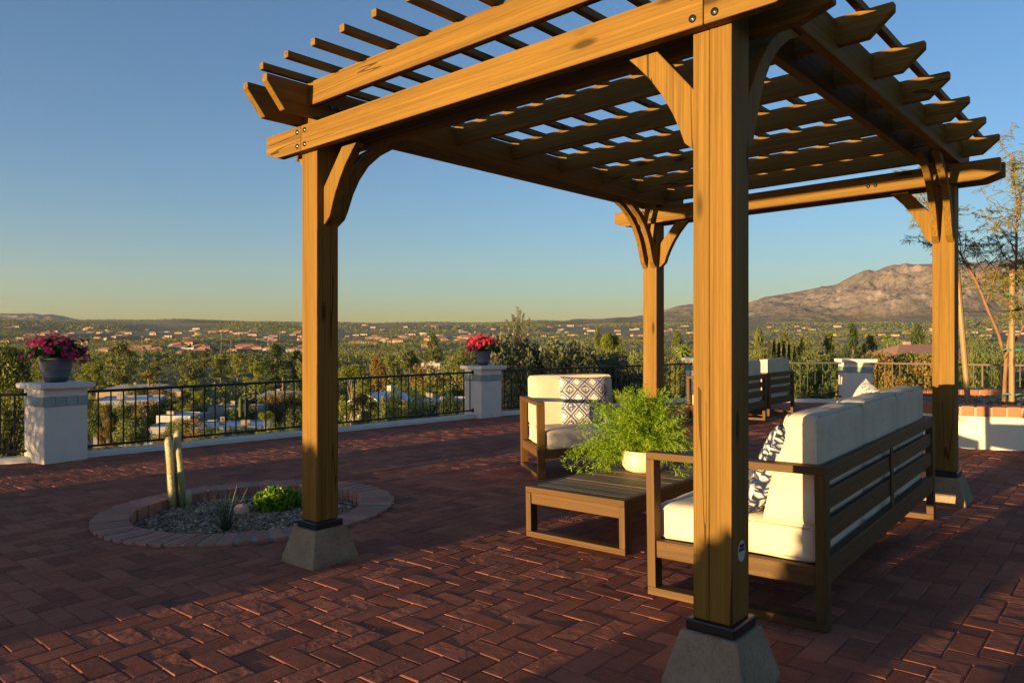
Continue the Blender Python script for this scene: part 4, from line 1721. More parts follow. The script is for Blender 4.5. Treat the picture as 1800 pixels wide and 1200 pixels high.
# ------------------------------------------------------------------ raised planter with the young tree
def planter():
    loop = PLANTER_S
    n = len(loop)
    cx, cy = sum(p[0] for p in loop) / n, sum(p[1] for p in loop) / n
    root = thing('raised_planter', 'curved cream stucco planter wall topped with orange bricks', 'planter', (cx, cy, gz(cx, cy)))
    loop = np.array(loop) - (cx, cy)
    tan = np.roll(loop, -1, 0) - np.roll(loop, 1, 0)
    tan /= np.linalg.norm(tan, axis=1, keepdims=True)
    nor = np.stack([tan[:, 1], -tan[:, 0]], 1)       # outward for a counter-clockwise loop
    area = 0.5 * np.sum(loop[:, 0] * np.roll(loop[:, 1], -1) - np.roll(loop[:, 0], -1) * loop[:, 1])
    if area < 0:
        nor = -nor
    TH_ = .24

    def ring(off, z):
        p = loop + nor * off
        return [(x, y, z + KX * x + KY * y) for x, y in p]
    mb = MB()
    rs = [ring(0, -.03), ring(0, .335), ring(-TH_, .335), ring(-TH_, .1)]
    vs = sum(rs, [])
    fs = [(j * n + i, j * n + (i + 1) % n, (j + 1) * n + (i + 1) % n, (j + 1) * n + i) for j in range(3) for i in range(n)]
    mb.add(vs, fs)
    mb.build('wall', M['cream_stucco'], root)
    # brick capping
    seg = np.linalg.norm(np.roll(loop, -1, 0) - loop, axis=1)
    cum = np.concatenate([[0], np.cumsum(seg)])
    tot = cum[-1]
    ext = np.vstack([loop, loop[:1]])
    extn = np.vstack([nor, nor[:1]])
    cap, mor = MB(), MB()
    N = int(tot / .135)
    rg = random.Random(6)

    def at(s, off, z):
        s = s % tot
        x, y = np.interp(s, cum, ext[:, 0]), np.interp(s, cum, ext[:, 1])
        a, b = np.interp(s, cum, extn[:, 0]), np.interp(s, cum, extn[:, 1])
        x, y = x + a * off, y + b * off
        return (x, y, z + KX * x + KY * y)
    for k in range(N):
        s0, s1 = tot * (k + .09) / N, tot * (k + .91) / N
        hz = rg.gauss(0, .0015)
        o0, o1 = .012 + rg.gauss(0, .0015), -TH_ - .008
        vs = [at(s0, o0, .338), at(s1, o0, .338), at(s1, o1, .338), at(s0, o1, .338), at(s0, o0, .440 + hz), at(s1, o0, .440 + hz), at(s1, o1, .440 + hz), at(s0, o1, .440 + hz)]
        cap.poly(vs, [(0, 3, 2, 1), (4, 5, 6, 7), (0, 1, 5, 4), (1, 2, 6, 5), (2, 3, 7, 6), (3, 0, 4, 7)], lv=rg.random())
    cap.build('brick_cap', M['cap_brick'], root, bevel=.004)
    rs = [ring(.004, .336), ring(.004, .431), ring(-TH_, .431), ring(-TH_, .336)]
    mor.add(sum(rs, []), [(j * n + i, j * n + (i + 1) % n, ((j + 1) % 4) * n + (i + 1) % n, ((j + 1) % 4) * n + i) for j in range(4) for i in range(n)])
    mor.build('mortar_joints', M['mortar'], root)
    so = MB()
    inner = [(x, y, .345 + KX * x) for x, y in (loop + nor * (-TH_ + .02))]
    so.add(inner + [(0, 0, .35)], [(i, (i + 1) % n, n) for i in range(n)])
    so.build('soil', M['sand'], root)
    pts = []
    inn = [(p[0], p[1]) for p in (loop + nor * (-TH_ - .02))]
    while len(pts) < 5200:
        x, y = NR.uniform(-1.8, 1.8), NR.uniform(-1.7, 1.7)
        if inside(inn, x, y):
            pts.append((x + cx, y + cy))
    tag(link('gravel', pebble_mesh('gravel', pts, .012, .024, lambda x, y: gz(x, y) + .352), M['gravel']), 'grey gravel inside the raised brick topped planter', 'gravel', kind='stuff')


planter()


def young_tree():
    x, y = 5.79, 8.78
    zb = gz(x, y) + .35
    root = thing('young_tree', 'slender young mesquite tree tied to a stake in the raised planter', 'tree', (x, y, zb))
    rg = random.Random(31)
    tr = MB()
    segs = []

    def grow(p, d, L, r, lvl, wander=.16, bend=0.0):
        pts, rads = [p.copy()], [r]
        n = max(4, int(L / .10))
        for i in range(n):
            d = (d + Vector((rg.gauss(0, wander), rg.gauss(0, wander), rg.gauss(0, wander * .6) + bend)) * (1 / math.sqrt(n)) * 1.6).normalized()
            p = p + d * (L / n)
            pts.append(p.copy())
            rads.append(max(.0016, r * (1 - .75 * (i + 1) / n)))
        tr.tube(pts, rads, 6 if lvl < 2 else 4)
        return pts
    tips = []
    main = grow(Vector((0, 0, -.02)), Vector((.02, 0, 1)), 3.1, .026, 0, .10)
    left = grow(Vector((-.005, 0, .62)), Vector((-.42, -.1, 1)).normalized(), 2.3, .020, 0, .14)
    right = grow(Vector((.005, 0, .55)), Vector((.40, .05, .9)).normalized(), 1.5, .014, 0, .2)
    for pts, nb, Ls in ((main, 22, (.4, 1.0)), (left, 15, (.3, .75)), (right, 9, (.3, .7))):
        for k in range(nb):
            t = .30 + .68 * (k + rg.random()) / nb
            p = pts[int(t * (len(pts) - 1))]
            a = rg.uniform(0, 6.283)
            el = rg.uniform(.45, 1.2)
            d = Vector((math.cos(a) * math.cos(el), math.sin(a) * math.cos(el), math.sin(el)))
            b = grow(p, d, rg.uniform(*Ls) * (1.15 - .5 * t), .008, 1, .3, .05)
            tips.append(b)
            for j in range(rg.choice((2, 3, 3, 4))):
                q = b[int(rg.uniform(.3, .95) * (len(b) - 1))]
                d2 = Vector((rg.gauss(0, 1), rg.gauss(0, 1), rg.gauss(.3, .5))).normalized()
                tips.append(grow(q, d2, rg.uniform(.2, .5), .004, 2, .3))
    tr.build('branches', M['young_bark'], root)
    cs, ds = [], []
    for b in tips:
        for k in range(len(b) * 3):
            p = b[rg.randrange(len(b) // 3, len(b))]
            d = Vector((rg.gauss(0, 1), rg.gauss(0, 1), rg.gauss(-.25, .5))).normalized()
            # a pinnate leaf: a short spine with two rows of leaflets
            L = rg.uniform(.06, .13)
            s = d.cross(Vector((rg.gauss(0, 1), rg.gauss(0, 1), rg.gauss(0, 1)))).normalized()
            for j in range(9):
                t = (j + 1) / 9
                for sg in (-1, 1):
                    cs.append(tuple(p + d * L * t + s * sg * .006))
                    ds.append(tuple(s * sg * .6 + d * .8))
    q, l = leaves(np.array(cs), .021, .30, dirs=np.array(ds), spread=.15)
    link('leaves', np_faces('leaves', q, l), M['mes_twig'], root)


young_tree()


def stake(x0, y0, z0, x1, y1, z1, label):
    r = thing('tree_stake', label, 'tree stake', (x0, y0, z0), 'wooden tree stakes in the planter')
    mb = MB()
    d = Vector((x1 - x0, y1 - y0, z1 - z0))
    L = d.length
    q = Vector((0, 0, 1)).rotation_difference(d)
    off = (RNG.uniform(0, 9), 0, 0)
    n = 10
    vs = []
    for z in (0, L):
        for i in range(n):
            a = 2 * math.pi * i / n
            vs.append((.031 * math.cos(a), .031 * math.sin(a), z))
    fs = [(i, (i + 1) % n, n + (i + 1) % n, n + i) for i in range(n)] + [tuple(range(n))[::-1], tuple(range(n, 2 * n))]
    mb.poly(vs, fs, lambda x, y, z: tuple(q @ Vector((x, y, z))), axis=2)
    mb.build('shaft', M['stake'], r)
    return r


_zb = gz(5.8, 8.7) + .34
S1 = stake(5.83, 8.70, _zb, 5.84, 8.71, 2.10, 'upright stake tied to the young tree')
S2 = stake(5.36, 8.76, _zb, 5.25, 8.80, 2.05, 'leaning stake beside the far right pergola post')
for z, s in ((1.74, 1), (1.10, .8), (.58, .7)):
    mb = MB()
    pts = [(.055 * math.cos(t) - .02, .045 * math.sin(t) + .03, z - S1.location.z + .012 * math.sin(2 * t)) for t in np.linspace(0, 6.283, 17)]
    mb.tube(pts, .010, 6)
    mb.tube([(.035, -.01, z - S1.location.z), (.09, -.02, z - S1.location.z + .015), (.12, -.02, z - S1.location.z - .01)], [.010, .008, .003], 5)
    mb.build('green_tie', M['tie'], S1)
mb = MB()
mb.tube([(-.62, .08, 1.555 - S1.location.z), (-.3, .06, 1.548 - S1.location.z), (0, 0, 1.56 - S1.location.z), (.5, -.02, 1.59 - S1.location.z)], .004, 5)
mb.tube([(-.10, -.03, 1.545 - S1.location.z), (0, -.035, 1.56 - S1.location.z), (.12, -.03, 1.60 - S1.location.z), (.16, -.03, 1.58 - S1.location.z)], [.006, .016, .012, .003], 6)
mb.build('tie_strap', M['black_iron'], S1)


# ------------------------------------------------------------------ trees
def crown(kind, n, size):
    """leaf faces of a crown one unit tall"""
    rg = random.Random(sum(map(ord, kind)) + n)
    cl = []
    if kind == 'mesquite':
        for _ in range(34):
            a, q = rg.uniform(0, 6.283), rg.random() ** .5
            cl.append(((.40 * q * math.cos(a), .40 * q * math.sin(a), .45 + .36 * math.sqrt(1 - .75 * q * q) * rg.uniform(.35, 1.05)), (.15, .15, .11)))
    elif kind == 'eucalyptus':
        for _ in range(40):
            z = rg.uniform(.25, .93)
            w = .26 * math.sin(min(1, (z - .1) / .85) * math.pi) ** .6
            a, q = rg.uniform(0, 6.283), rg.random() ** .5
            cl.append(((w * q * math.cos(a), w * q * math.sin(a), z), (.095, .095, .085)))
    elif kind == 'pine':
        for _ in range(42):
            z = rg.uniform(.28, .96)
            w = .36 * (1.08 - z) ** .55
            a, q = rg.uniform(0, 6.283), rg.random() ** .4
            cl.append(((w * q * math.cos(a), w * q * math.sin(a), z), (.085, .085, .05)))
    elif kind == 'cypress':
        for _ in range(36):
            z = rg.uniform(.06, .97)
            w = .055 * math.sin(min(1, z * 1.02 + .02) * math.pi) ** .5
            a = rg.uniform(0, 6.283)
            cl.append(((w * math.cos(a), w * math.sin(a), z), (.035, .035, .06)))
    elif kind == 'paloverde':
        for _ in range(46):
            a, q = rg.uniform(0, 6.283), rg.random() ** .5
            cl.append(((.42 * q * math.cos(a), .42 * q * math.sin(a), .25 + .60 * rg.random() * math.sqrt(1 - .7 * q * q)), (.10, .10, .14)))
    elif kind == 'shrub':
        for _ in range(40):
            a, q = rg.uniform(0, 6.283), rg.random() ** .5
            cl.append(((.42 * q * math.cos(a), .42 * q * math.sin(a), .10 + .76 * math.sqrt(1 - .8 * q * q) * rg.uniform(.2, 1.05)), (.13, .13, .12)))
    per = n // len(cl)
    pts, base = [], []
    for c, r in cl:
        k = rg.uniform(.7, 1.25)
        pts.append(clump_pts(c, tuple(x * k for x in r), int(per * k), 2.6))
        base.append(np.full(int(per * k), rg.random()))
    pts, base = np.concatenate(pts), np.concatenate(base)
    pts[:, 2] = np.clip(pts[:, 2], .01, 1.0)
    asp = {'paloverde': .14, 'pine': .28, 'eucalyptus': .38}.get(kind, .5)
    lv = np.clip(.55 * base + .45 * NR.random(len(pts)), 0, 1)
    q, l = leaves(pts, size * (1.6 if kind == 'paloverde' else 1), asp, lv, droop=.5 if kind == 'eucalyptus' else 0)
    mb = MB()
    rt = .022 if kind != 'cypress' else .012
    top = .62
    mb.tube([(0, 0, -.12), (.006, .004, .2), (-.01, .01, .42), (.01, 0, top)], [rt * 1.3, rt, rt * .75, rt * .3], 7)
    for c, r in cl[::3]:
        if c[2] > .3 and kind != 'cypress':
            z0 = min(.45, c[2] * .55)
            mb.tube([(0, 0, z0), (c[0] * .5, c[1] * .5, (z0 + c[2]) * .52), c], [rt * .5, rt * .32, rt * .12], 5)
    return np_faces(kind + '_crown', q, l), mb.mesh(kind + '_trunk')


PROTO = {}


def tree_proto(kind, mat, n, size, name):
    key = (kind, mat, n)
    if key not in PROTO:
        c, t = crown(kind, n, size)
        c.materials.append(M[mat])
        t.materials.append(M['bark'])
        PROTO[key] = (c, t)
    return PROTO[key]


def tree_at(kind, mat, u, vtop, wpx, r, label, grp, name=None, n=None, size=None, depth_r=1.0):
    name = name or {'mesquite': 'mesquite_tree', 'eucalyptus': 'eucalyptus_tree', 'pine': 'pine_tree', 'cypress': 'cypress_tree', 'paloverde': 'palo_verde_tree', 'shrub': 'shrub'}[kind]
    if n is None:
        n, size = (17000, .026) if r < 75 else ((8000, .036) if r < 220 else (3200, .055))
    c, t = tree_proto(kind, mat, n, size, name)
    y = r
    x = (u - 900) / F * y
    zt = CAM_H - (vtop - 600) / F * y
    zb = ground_z(x, y)
    H = zt - zb
    root = thing(name, label, 'shrub' if kind == 'shrub' else 'tree', (x, y, zb), grp)
    unit = {'mesquite': 1.0, 'eucalyptus': .66, 'pine': .66, 'cypress': .17, 'paloverde': 1.0, 'shrub': 1.0}[kind]
    wx = wpx / F * y / unit
    root.scale = (wx, wx * depth_r, H)
    root.rotation_euler = (0, 0, RNG.uniform(0, 6.283))
    co = link('crown', c, None, root)
    to = link('trunk', t, None, root)
    return root


G1 = 'trees in the valley beyond the railing'
NEAR_T = [
    # kind, material, u, vtop, width, distance, label
    ('eucalyptus', 'euc', 18, 603, 150, 30, 'large golden olive eucalyptus at the left edge behind the short railing'),
    ('eucalyptus', 'euc', 95, 655, 130, 40, 'olive green tree directly behind the left flower pot pillar'),
    ('eucalyptus', 'euc', 75, 625, 60, 70, 'olive tree showing just left of the magenta flowers'),
    ('pine', 'pine', 165, 634, 62, 190, 'yellow green pine right of the magenta flower pot'),
    ('eucalyptus', 'euc', 213, 600, 56, 300, 'tall dark eucalyptus standing alone right of the magenta flowers'),
    ('eucalyptus', 'euc', 335, 617, 44, 350, 'tall olive eucalyptus above the cactus'),
    ('pine', 'pine', 388, 622, 36, 330, 'yellow green pine above the long railing, left of two tall ones'),
    ('pine', 'pine', 418, 620, 40, 345, 'middle yellow green pine above the long railing'),
    ('pine', 'pine', 450, 634, 44, 260, 'bright yellow green pine left of the pergola post'),
    ('eucalyptus', 'darktree', 483, 604, 56, 330, 'tall dark eucalyptus beside the left pergola post'),
    ('eucalyptus', 'euc', 520, 615, 40, 340, 'olive eucalyptus touching the left edge of the left pergola post'),
    ('mesquite', 'darktree', 287, 690, 54, 112, 'round dark green tree beside the white roofed house'),
    ('mesquite', 'mesq', 232, 722, 82, 78, 'olive mesquite behind the railing, left of the cactus'),
    ('mesquite', 'darktree', 180, 690, 56, 85, 'dark shaded tree against the right side of the left pillar'),
    ('pine', 'gold', 185, 708, 44, 62, 'golden green tree in the left corner of the long railing'),
    ('pine', 'pine', 330, 667, 66, 150, 'yellow green pine in front of the white houses'),
    ('mesquite', 'mesq', 355, 705, 40, 130, 'small mesquite between the white houses'),
    ('mesquite', 'mesq', 385, 748, 34, 72, 'small round tree in front of the white flat roof'),
    ('mesquite', 'darktree', 312, 757, 34, 70, 'dark tree at the left end of the white flat roof'),
    ('pine', 'pine', 470, 722, 60, 70, 'yellow green pine behind the railing left of the left post'),
    ('mesquite', 'mesq', 515, 700, 50, 85, 'mesquite whose crown touches the left pergola post'),
    ('mesquite', 'darktree', 440, 690, 70, 140, 'broad dark tree behind the two tall cactus poles'),
    ('pine', 'pine', 625, 640, 110, 58, 'large yellow green pine just right of the left pergola post'),
    ('eucalyptus', 'gold', 662, 622, 48, 130, 'golden brown tree right of the left pergola post'),
    ('mesquite', 'mesq', 712, 603, 54, 300, 'grey green rounded tree above the railing centre'),
    ('paloverde', 'palo', 722, 640, 110, 48, 'lush green palo verde left of the red flower pillar'),
    ('eucalyptus', 'darktree', 762, 586, 36, 420, 'tall dark eucalyptus left of the red flowers'),
    ('mesquite', 'mesq', 800, 622, 60, 260, 'mesquite left of the red flower pot'),
    ('mesquite', 'darktree', 790, 668, 60, 62, 'dark tree behind the railing against the red flower pillar'),
    ('paloverde', 'palo', 690, 705, 80, 40, 'low feathery palo verde under the railing centre'),
    ('pine', 'gold', 640, 690, 70, 45, 'golden green low pine close behind the left pergola post'),
    ('shrub', 'mesq', 600, 745, 60, 30, 'small olive shrub beneath the railing right of the left post'),
    ('pine', 'pine', 1075, 584, 78, 60, 'bright yellow green pine between olive shrub and far pergola post'),
    ('eucalyptus', 'euc', 1050, 575, 30, 150, 'dark olive tree above the lattice pillow armchair'),
    ('mesquite', 'mesq', 1120, 590, 60, 90, 'mesquite behind the far left pergola post'),
    ('eucalyptus', 'euc', 1190, 580, 36, 190, 'olive tree between the two pergola posts in the centre'),
    ('mesquite', 'mesq', 1205, 620, 50, 60, 'rounded mesquite right of the far pergola post'),
    ('eucalyptus', 'euc', 1335, 577, 40, 260, 'olive tree just right of the near pergola post'),
    ('eucalyptus', 'euc', 1378, 582, 40, 250, 'olive tree above the paired armchairs'),
    ('eucalyptus', 'euc', 1415, 588, 40, 230, 'olive tree right of the cypress row'),
    ('eucalyptus', 'euc', 1455, 582, 46, 240, 'broad olive eucalyptus left of the far pillar'),
    ('eucalyptus', 'darktree', 1498, 569, 44, 260, 'tallest dark eucalyptus above the far pillar'),
    ('eucalyptus', 'euc', 1530, 585, 40, 260, 'olive tree right above the far pillar'),
    ('mesquite', 'palo', 1580, 590, 44, 230, 'green tree behind the rose roofed house'),
    ('eucalyptus', 'darktree', 1615, 568, 46, 260, 'dark tree touching the far right pergola post'),
    ('mesquite', 'mesq', 1400, 625, 60, 95, 'olive mesquite behind the rearmost armchair'),
    ('mesquite', 'mesq', 1450, 612, 70, 110, 'broad olive mesquite left of the far white pillar'),
    ('mesquite', 'gold', 1525, 622, 50, 80, 'golden mesquite beside the rose roofed house'),
    ('mesquite', 'mesq', 1345, 625, 50, 100, 'olive mesquite between near post and armchairs'),
    ('paloverde', 'palo', 1445, 655, 90, 20, 'feathery green palo verde behind the railing right of the armchairs'),
    ('paloverde', 'palo', 1580, 640, 120, 18, 'feathery palo verde behind the sunlit railing left of the far right post'),
    ('paloverde', 'palo', 1700, 572, 130, 17, 'tall feathery palo verde behind the leaning stake'),
    ('paloverde', 'palo', 1790, 590, 120, 18, 'feathery palo verde at the right edge behind the young tree'),
    ('paloverde', 'palo', 1890, 560, 140, 18, 'palo verde outside the right edge of the photo'),
    ('mesquite', 'mesq', 1720, 560, 80, 60, 'olive mesquite far behind the upright stake'),
    ('mesquite', 'mesq', -60, 640, 160, 32, 'olive tree outside the left edge of the photo'),
]
for k, m, u, v, w, r, lab in NEAR_T:
    tree_at(k, m, u, v, w, r, lab, G1)

# silvery shrubs directly behind the railing
for u, v, w, r, n_, lab in ((905, 560, 165, 15.2, 9000, 'tallest silver olive shrub behind the railing right of the red flowers'),
                            (862, 592, 130, 15.6, 9000, 'silver olive shrub directly behind the red flower pot'),
                            (975, 572, 230, 15.6, 12000, 'broad silver olive shrub above the armchair with the lattice pillow'),
                            (1050, 598, 200, 16.2, 9000, 'dark lower silver olive shrub left of the far pergola post'),
                            (1110, 628, 150, 16.6, 7000, 'lowest silver olive shrub right beside the far pergola post')):
    tree_at('shrub', 'olive', u, v, w * 1.05, r, lab, 'silver olive shrubs behind the railing', n=26000, size=.030)
# thin leader that rises above the shrub
_r = 15.2
_x, _y = (910 - 900) / F * _r, _r
_root = thing('shrub_shoot', 'thin leafy shoot rising above the silver olive shrubs into the sky', 'shrub', (_x, _y, 1.0))
_mb = MB()
cs = []
for k, (dx, dz) in enumerate(((0, .86), (-.10, .72), (.12, .74), (-.24, .62), (.22, .64), (.05, .80), (-.05, .66))):
    _mb.tube([(dx * .2, 0, -.3), (dx * .6, .02, dz * .6), (dx, 0, dz)], [.012, .008, .003], 5)
    for t in np.linspace(.45, 1.02, 9):
        cs.append(clump_pts((dx * (.3 + .7 * t), 0, dz * t), (.035, .05, .03), 12))
_mb.build('stems', M['bark'], _root)
q, l = leaves(np.concatenate(cs), .055, .36)
link('leaves', np_faces('leaves', q, l), M['olive'], _root)

# random trees of the middle distance
GM = 'scattered trees of the middle distance'
LABM = {'mesq': 'olive grey mesquite among many on the valley floor', 'euc': 'tall olive eucalyptus among many on the valley floor', 'pine': 'yellow green pine among many on the valley floor',
        'darktree': 'dark green tree among many on the valley floor', 'palo': 'green palo verde among many on the valley floor'}
rgm = random.Random(77)
cnt = 0
while cnt < 215:
    r = math.exp(rgm.uniform(math.log(95), math.log(640)))
    u = rgm.uniform(-60, 1860)
    x = (u - 900) / F * r
    zb = ground_z(x, r)
    kind, mat, h, w = rgm.choices((('mesquite', 'mesq', (4.5, 8), (1.0, 1.5)), ('mesquite', 'darktree', (5, 9), (.9, 1.4)), ('eucalyptus', 'euc', (9, 15), (.6, .85)), ('pine', 'pine', (7, 12), (.65, .9)), ('paloverde', 'palo', (4, 7), (1.0, 1.4))), (10, 3, 4 if u < 1250 else 9, 3, 3))[0]
    H = rgm.uniform(*h)
    vt = 600 - F * (zb + H - CAM_H) / r
    if r < 260 and 190 < u < 520 and vt < 760:
        continue          # keep the houses below the railing in view
    if u > 1500 and r < 150:
        continue
    wpx = H * rgm.uniform(*w) * F / r
    tree_at(kind, mat, u, vt, wpx, r, LABM[mat], GM)
    cnt += 1

# cypress row and saguaros
for i, (u, v, w) in enumerate(((1352, 600, 7), (1361, 597, 8), (1369, 603, 7), (1378, 600, 8), (1387, 606, 7), (1397, 609, 7))):
    tree_at('cypress', 'cyp', u, v, w * 1.5, 130 + i, 'slim dark cypress in the row above the paired armchairs', 'row of cypresses', n=2600, size=.03)


def saguaro(u, vt, vb, r, label):
    x = (u - 900) / F * r
    zt, zb = CAM_H - (vt - 600) / F * r, CAM_H - (vb - 600) / F * r
    root = thing('saguaro', label, 'cactus', (x, r, zb), 'tall saguaro cacti below the railing')
    mb = MB()
    column(mb, (0, 0, -1.5), zt - zb + 1.5, .26, (0, 0), 14, 28, 14)
    mb.build('stem', M['cyp'], root)


saguaro(423, 696, 760, 105, 'left of the two pole like saguaros behind the railing')
saguaro(434, 698, 762, 106, 'right of the two pole like saguaros behind the railing')


def palm(u, vt, r, hh, label):
    x = (u - 900) / F * r
    zt = CAM_H - (vt - 600) / F * r
    root = thing('palm_tree', label, 'palm', (x, r, zt - hh), 'fan palms in the valley')
    mb = MB()
    mb.tube([(0, 0, -1.0), (.05, 0, hh * .5), (0, 0, hh * .86)], [.22, .17, .16], 8)
    mb.build('trunk', M['bark'], root)
    rg = random.Random(int(u))
    cs, ds = [], []
    for k in range(46):
        a, el = rg.uniform(0, 6.283), rg.uniform(-1.2, 1.2)
        d = Vector((math.cos(a) * math.cos(el), math.sin(a) * math.cos(el), math.sin(el)))
        for t in np.linspace(.3, 1, 7):
            cs.append(tuple(Vector((0, 0, hh * .88)) + d * t * 1.15 + Vector((0, 0, -.25 * t * t))))
            ds.append(tuple(d))
    q, l = leaves(np.array(cs), .75, .3, dirs=np.array(ds), spread=.35)
    link('fronds', np_faces('fronds', q, l), M['gold' if u < 400 else 'palo'], root)


palm(261, 654, 170, 5.5, 'dry golden fan palm left of the cactus')
palm(1201, 606, 110, 7, 'fan palm beside the near pergola post')
palm(1580, 607, 95, 5, 'fan palm in front of the rose roofed house')
palm(497, 650, 200, 7, 'fan palm left of the left pergola post')
palm(1560, 590, 180, 7, 'fan palm above the rose roofed house')

# distant woodland: nobody could count it


def far_scrub():
    rg = np.random.default_rng(5)
    allq, alll = [], []
    for (r0, r1, n, per, hs, fs_) in ((130, 260, 420, 110, (2.2, 4.5), .42), (230, 650, 2600, 60, (2.5, 6), .85), (600, 1500, 8000, 34, (3.5, 8), 1.5), (1500, 3500, 11000, 15, (4, 8), 2.8), (3500, 9000, 21000, 8, (5, 11), 6.0), (5600, 8800, 9000, 8, (7, 13), 9.0)):
        c_ = 0
        while c_ < n:
            r = math.exp(rg.uniform(math.log(r0), math.log(r1)))
            u = rg.uniform(-420, 2100)
            x = (u - 900) / F * r
            if r > 1500 and mnoise.noise(Vector((u * .008, math.log(r) * 5, 1.5))) < -.18 + .25 * rg.random():
                c_ += .25
                continue
            z = ground_z(x, r)
            h = rg.uniform(*hs)
            w = h * rg.uniform(.5, .85)
            p = clump_pts((x, r, z + h * .5), (w, w, h * .55), per, 3)
            b = rg.random()
            global NR
            q, l = leaves(p, fs_, .7, np.clip(.7 * b + .3 * rg.random(per), 0, 1))
            allq.append(q)
            alll.append(l)
            c_ += 1
    o = link('woodland', np_faces('woodland', np.concatenate(allq), np.concatenate(alll)), M['scrub'])
    tag(o, 'distant scrub and trees covering the valley and far slopes', 'woodland', kind='stuff')


far_scrub()


# ------------------------------------------------------------------ houses
def hbox(mb, lo, hi):
    mb.box(lo, hi)


def flat_house(u, v_roof, r, sx, sy, h, yaw, label, wall='white_wall', roof='white_roof', vents=4, win=False, wing=None):
    x = (u - 900) / F * r
    zr = CAM_H - (v_roof - 600) / F * r
    root = thing('flat_roofed_house', label, 'house', (x, r, zr - h), 'white roofed houses below the patio')
    root.rotation_euler = (0, 0, yaw)
    mb, rf = MB(), MB()
    mb.box((-sx / 2, -sy / 2, -4), (sx / 2, sy / 2, h - .25))
    # parapet
    for lo, hi in (((-sx / 2, -sy / 2, h - .249), (sx / 2, -sy / 2 + .25, h + .1)), ((-sx / 2, sy / 2 - .25, h - .249), (sx / 2, sy / 2, h + .1)),
                   ((-sx / 2, -sy / 2 + .251, h - .249), (-sx / 2 + .25, sy / 2 - .251, h + .1)), ((sx / 2 - .25, -sy / 2 + .251, h - .249), (sx / 2, sy / 2 - .251, h + .1))):
        mb.box(lo, hi)
    mb.build('wall', M[wall], root)
    rf.box((-sx / 2 + .25, -sy / 2 + .25, h - .24), (sx / 2 - .25, sy / 2 - .25, h - .1))
    ro = rf.build('roof', M[roof], root)
    rg = random.Random(int(u))
    for k in range(vents):
        b = MB()
        px, py, s = rg.uniform(-.4, .4) * sx, rg.uniform(-.35, .35) * sy, rg.uniform(.25, .6)
        b.box((px - s, py - s * .7, h - .099), (px + s, py + s * .7, h + rg.uniform(.3, .9)))
        b.build('roof_vent', M[rg.choice(('grey_roof', 'white_wall', 'tan_wall'))], ro)
    if win:
        for k in range(3):
            b = MB()
            px = sx * (-.32 + .32 * k)
            b.box((px - .7, -sy / 2 - .03, h - 2.3), (px + .7, -sy / 2 + .05, h - 1.1))
            b.build('window', M['glass'], root)
    return root


def gable_house(u, v_ridge, r, sx, sy, h, rise, yaw, label, wall, roof, grp='pitched roof houses below the patio', win=True, hip=False):
    x = (u - 900) / F * r
    zr = CAM_H - (v_ridge - 600) / F * r
    root = thing('pitched_roof_house', label, 'house', (x, r, zr - h - rise), grp)
    root.rotation_euler = (0, 0, yaw)
    mb = MB()
    X, Y = sx / 2, sy / 2
    if hip:
        mb.box((-X, -Y, -4), (X, Y, h))
        mb.build('wall', M[wall], root)
        rf = MB()
        e, t = .55, .16
        vs = [(-X - e, -Y - e, h + .01), (X + e, -Y - e, h + .01), (X + e, Y + e, h + .01), (-X - e, Y + e, h + .01),
              (-X - e, -Y - e, h + t), (X + e, -Y - e, h + t), (X + e, Y + e, h + t), (-X - e, Y + e, h + t), (-X * .55, 0, h + t + rise), (X * .55, 0, h + t + rise)]
        rf.add(vs, [(0, 3, 2, 1), (0, 1, 5, 4), (1, 2, 6, 5), (2, 3, 7, 6), (3, 0, 4, 7), (4, 5, 9, 8), (5, 6, 9), (6, 7, 8, 9), (7, 4, 8)])
        ro = rf.build('roof', M[roof], root)
        ch = MB()
        ch.box((-X * .3, .6, h + rise * .3), (-X * .3 + .6, 1.2, h + rise + .5))
        ch.build('chimney', M[wall], ro)
        return root
    vs = [(-X, -Y, -4), (X, -Y, -4), (X, Y, -4), (-X, Y, -4), (-X, -Y, h), (X, -Y, h), (X, Y, h), (-X, Y, h), (-X, 0, h + rise), (X, 0, h + rise)]
    mb.add(vs, [(0, 1, 5, 4), (2, 3, 7, 6), (1, 2, 6, 9, 5), (3, 0, 4, 8, 7), (0, 3, 2, 1)])
    mb.build('wall', M[wall], root)
    rf = MB()
    e, t = .5, .18
    for s in (-1, 1):
        y0, y1 = s * (Y + e), 0
        z0, z1 = h - rise * e / Y, h + rise
        vs = [(-X - e, y0, z0 + .02), (X + e, y0, z0 + .02), (X + e, y1, z1 + .02), (-X - e, y1, z1 + .02), (-X - e, y0, z0 + t), (X + e, y0, z0 + t), (X + e, y1, z1 + t), (-X - e, y1, z1 + t)]
        rf.add(vs, [(0, 1, 2, 3), (4, 5, 6, 7), (0, 1, 5, 4), (0, 3, 7, 4), (1, 2, 6, 5)])
    ro = rf.build('roof', M[roof], root)
    ch = MB()
    ch.box((X * .4, -.5, h + rise * .6), (X * .4 + .9, .4, h + rise + .9))
    ch.build('chimney', M[wall], ro)
    if win:
        for k in range(3):
            b = MB()
            px = sx * (-.3 + .3 * k)
            b.box((px - .8, -Y - .03, h - 2.0), (px + .8, -Y + .05, h - .7))
            b.build('window', M['glass'], root)
    return root


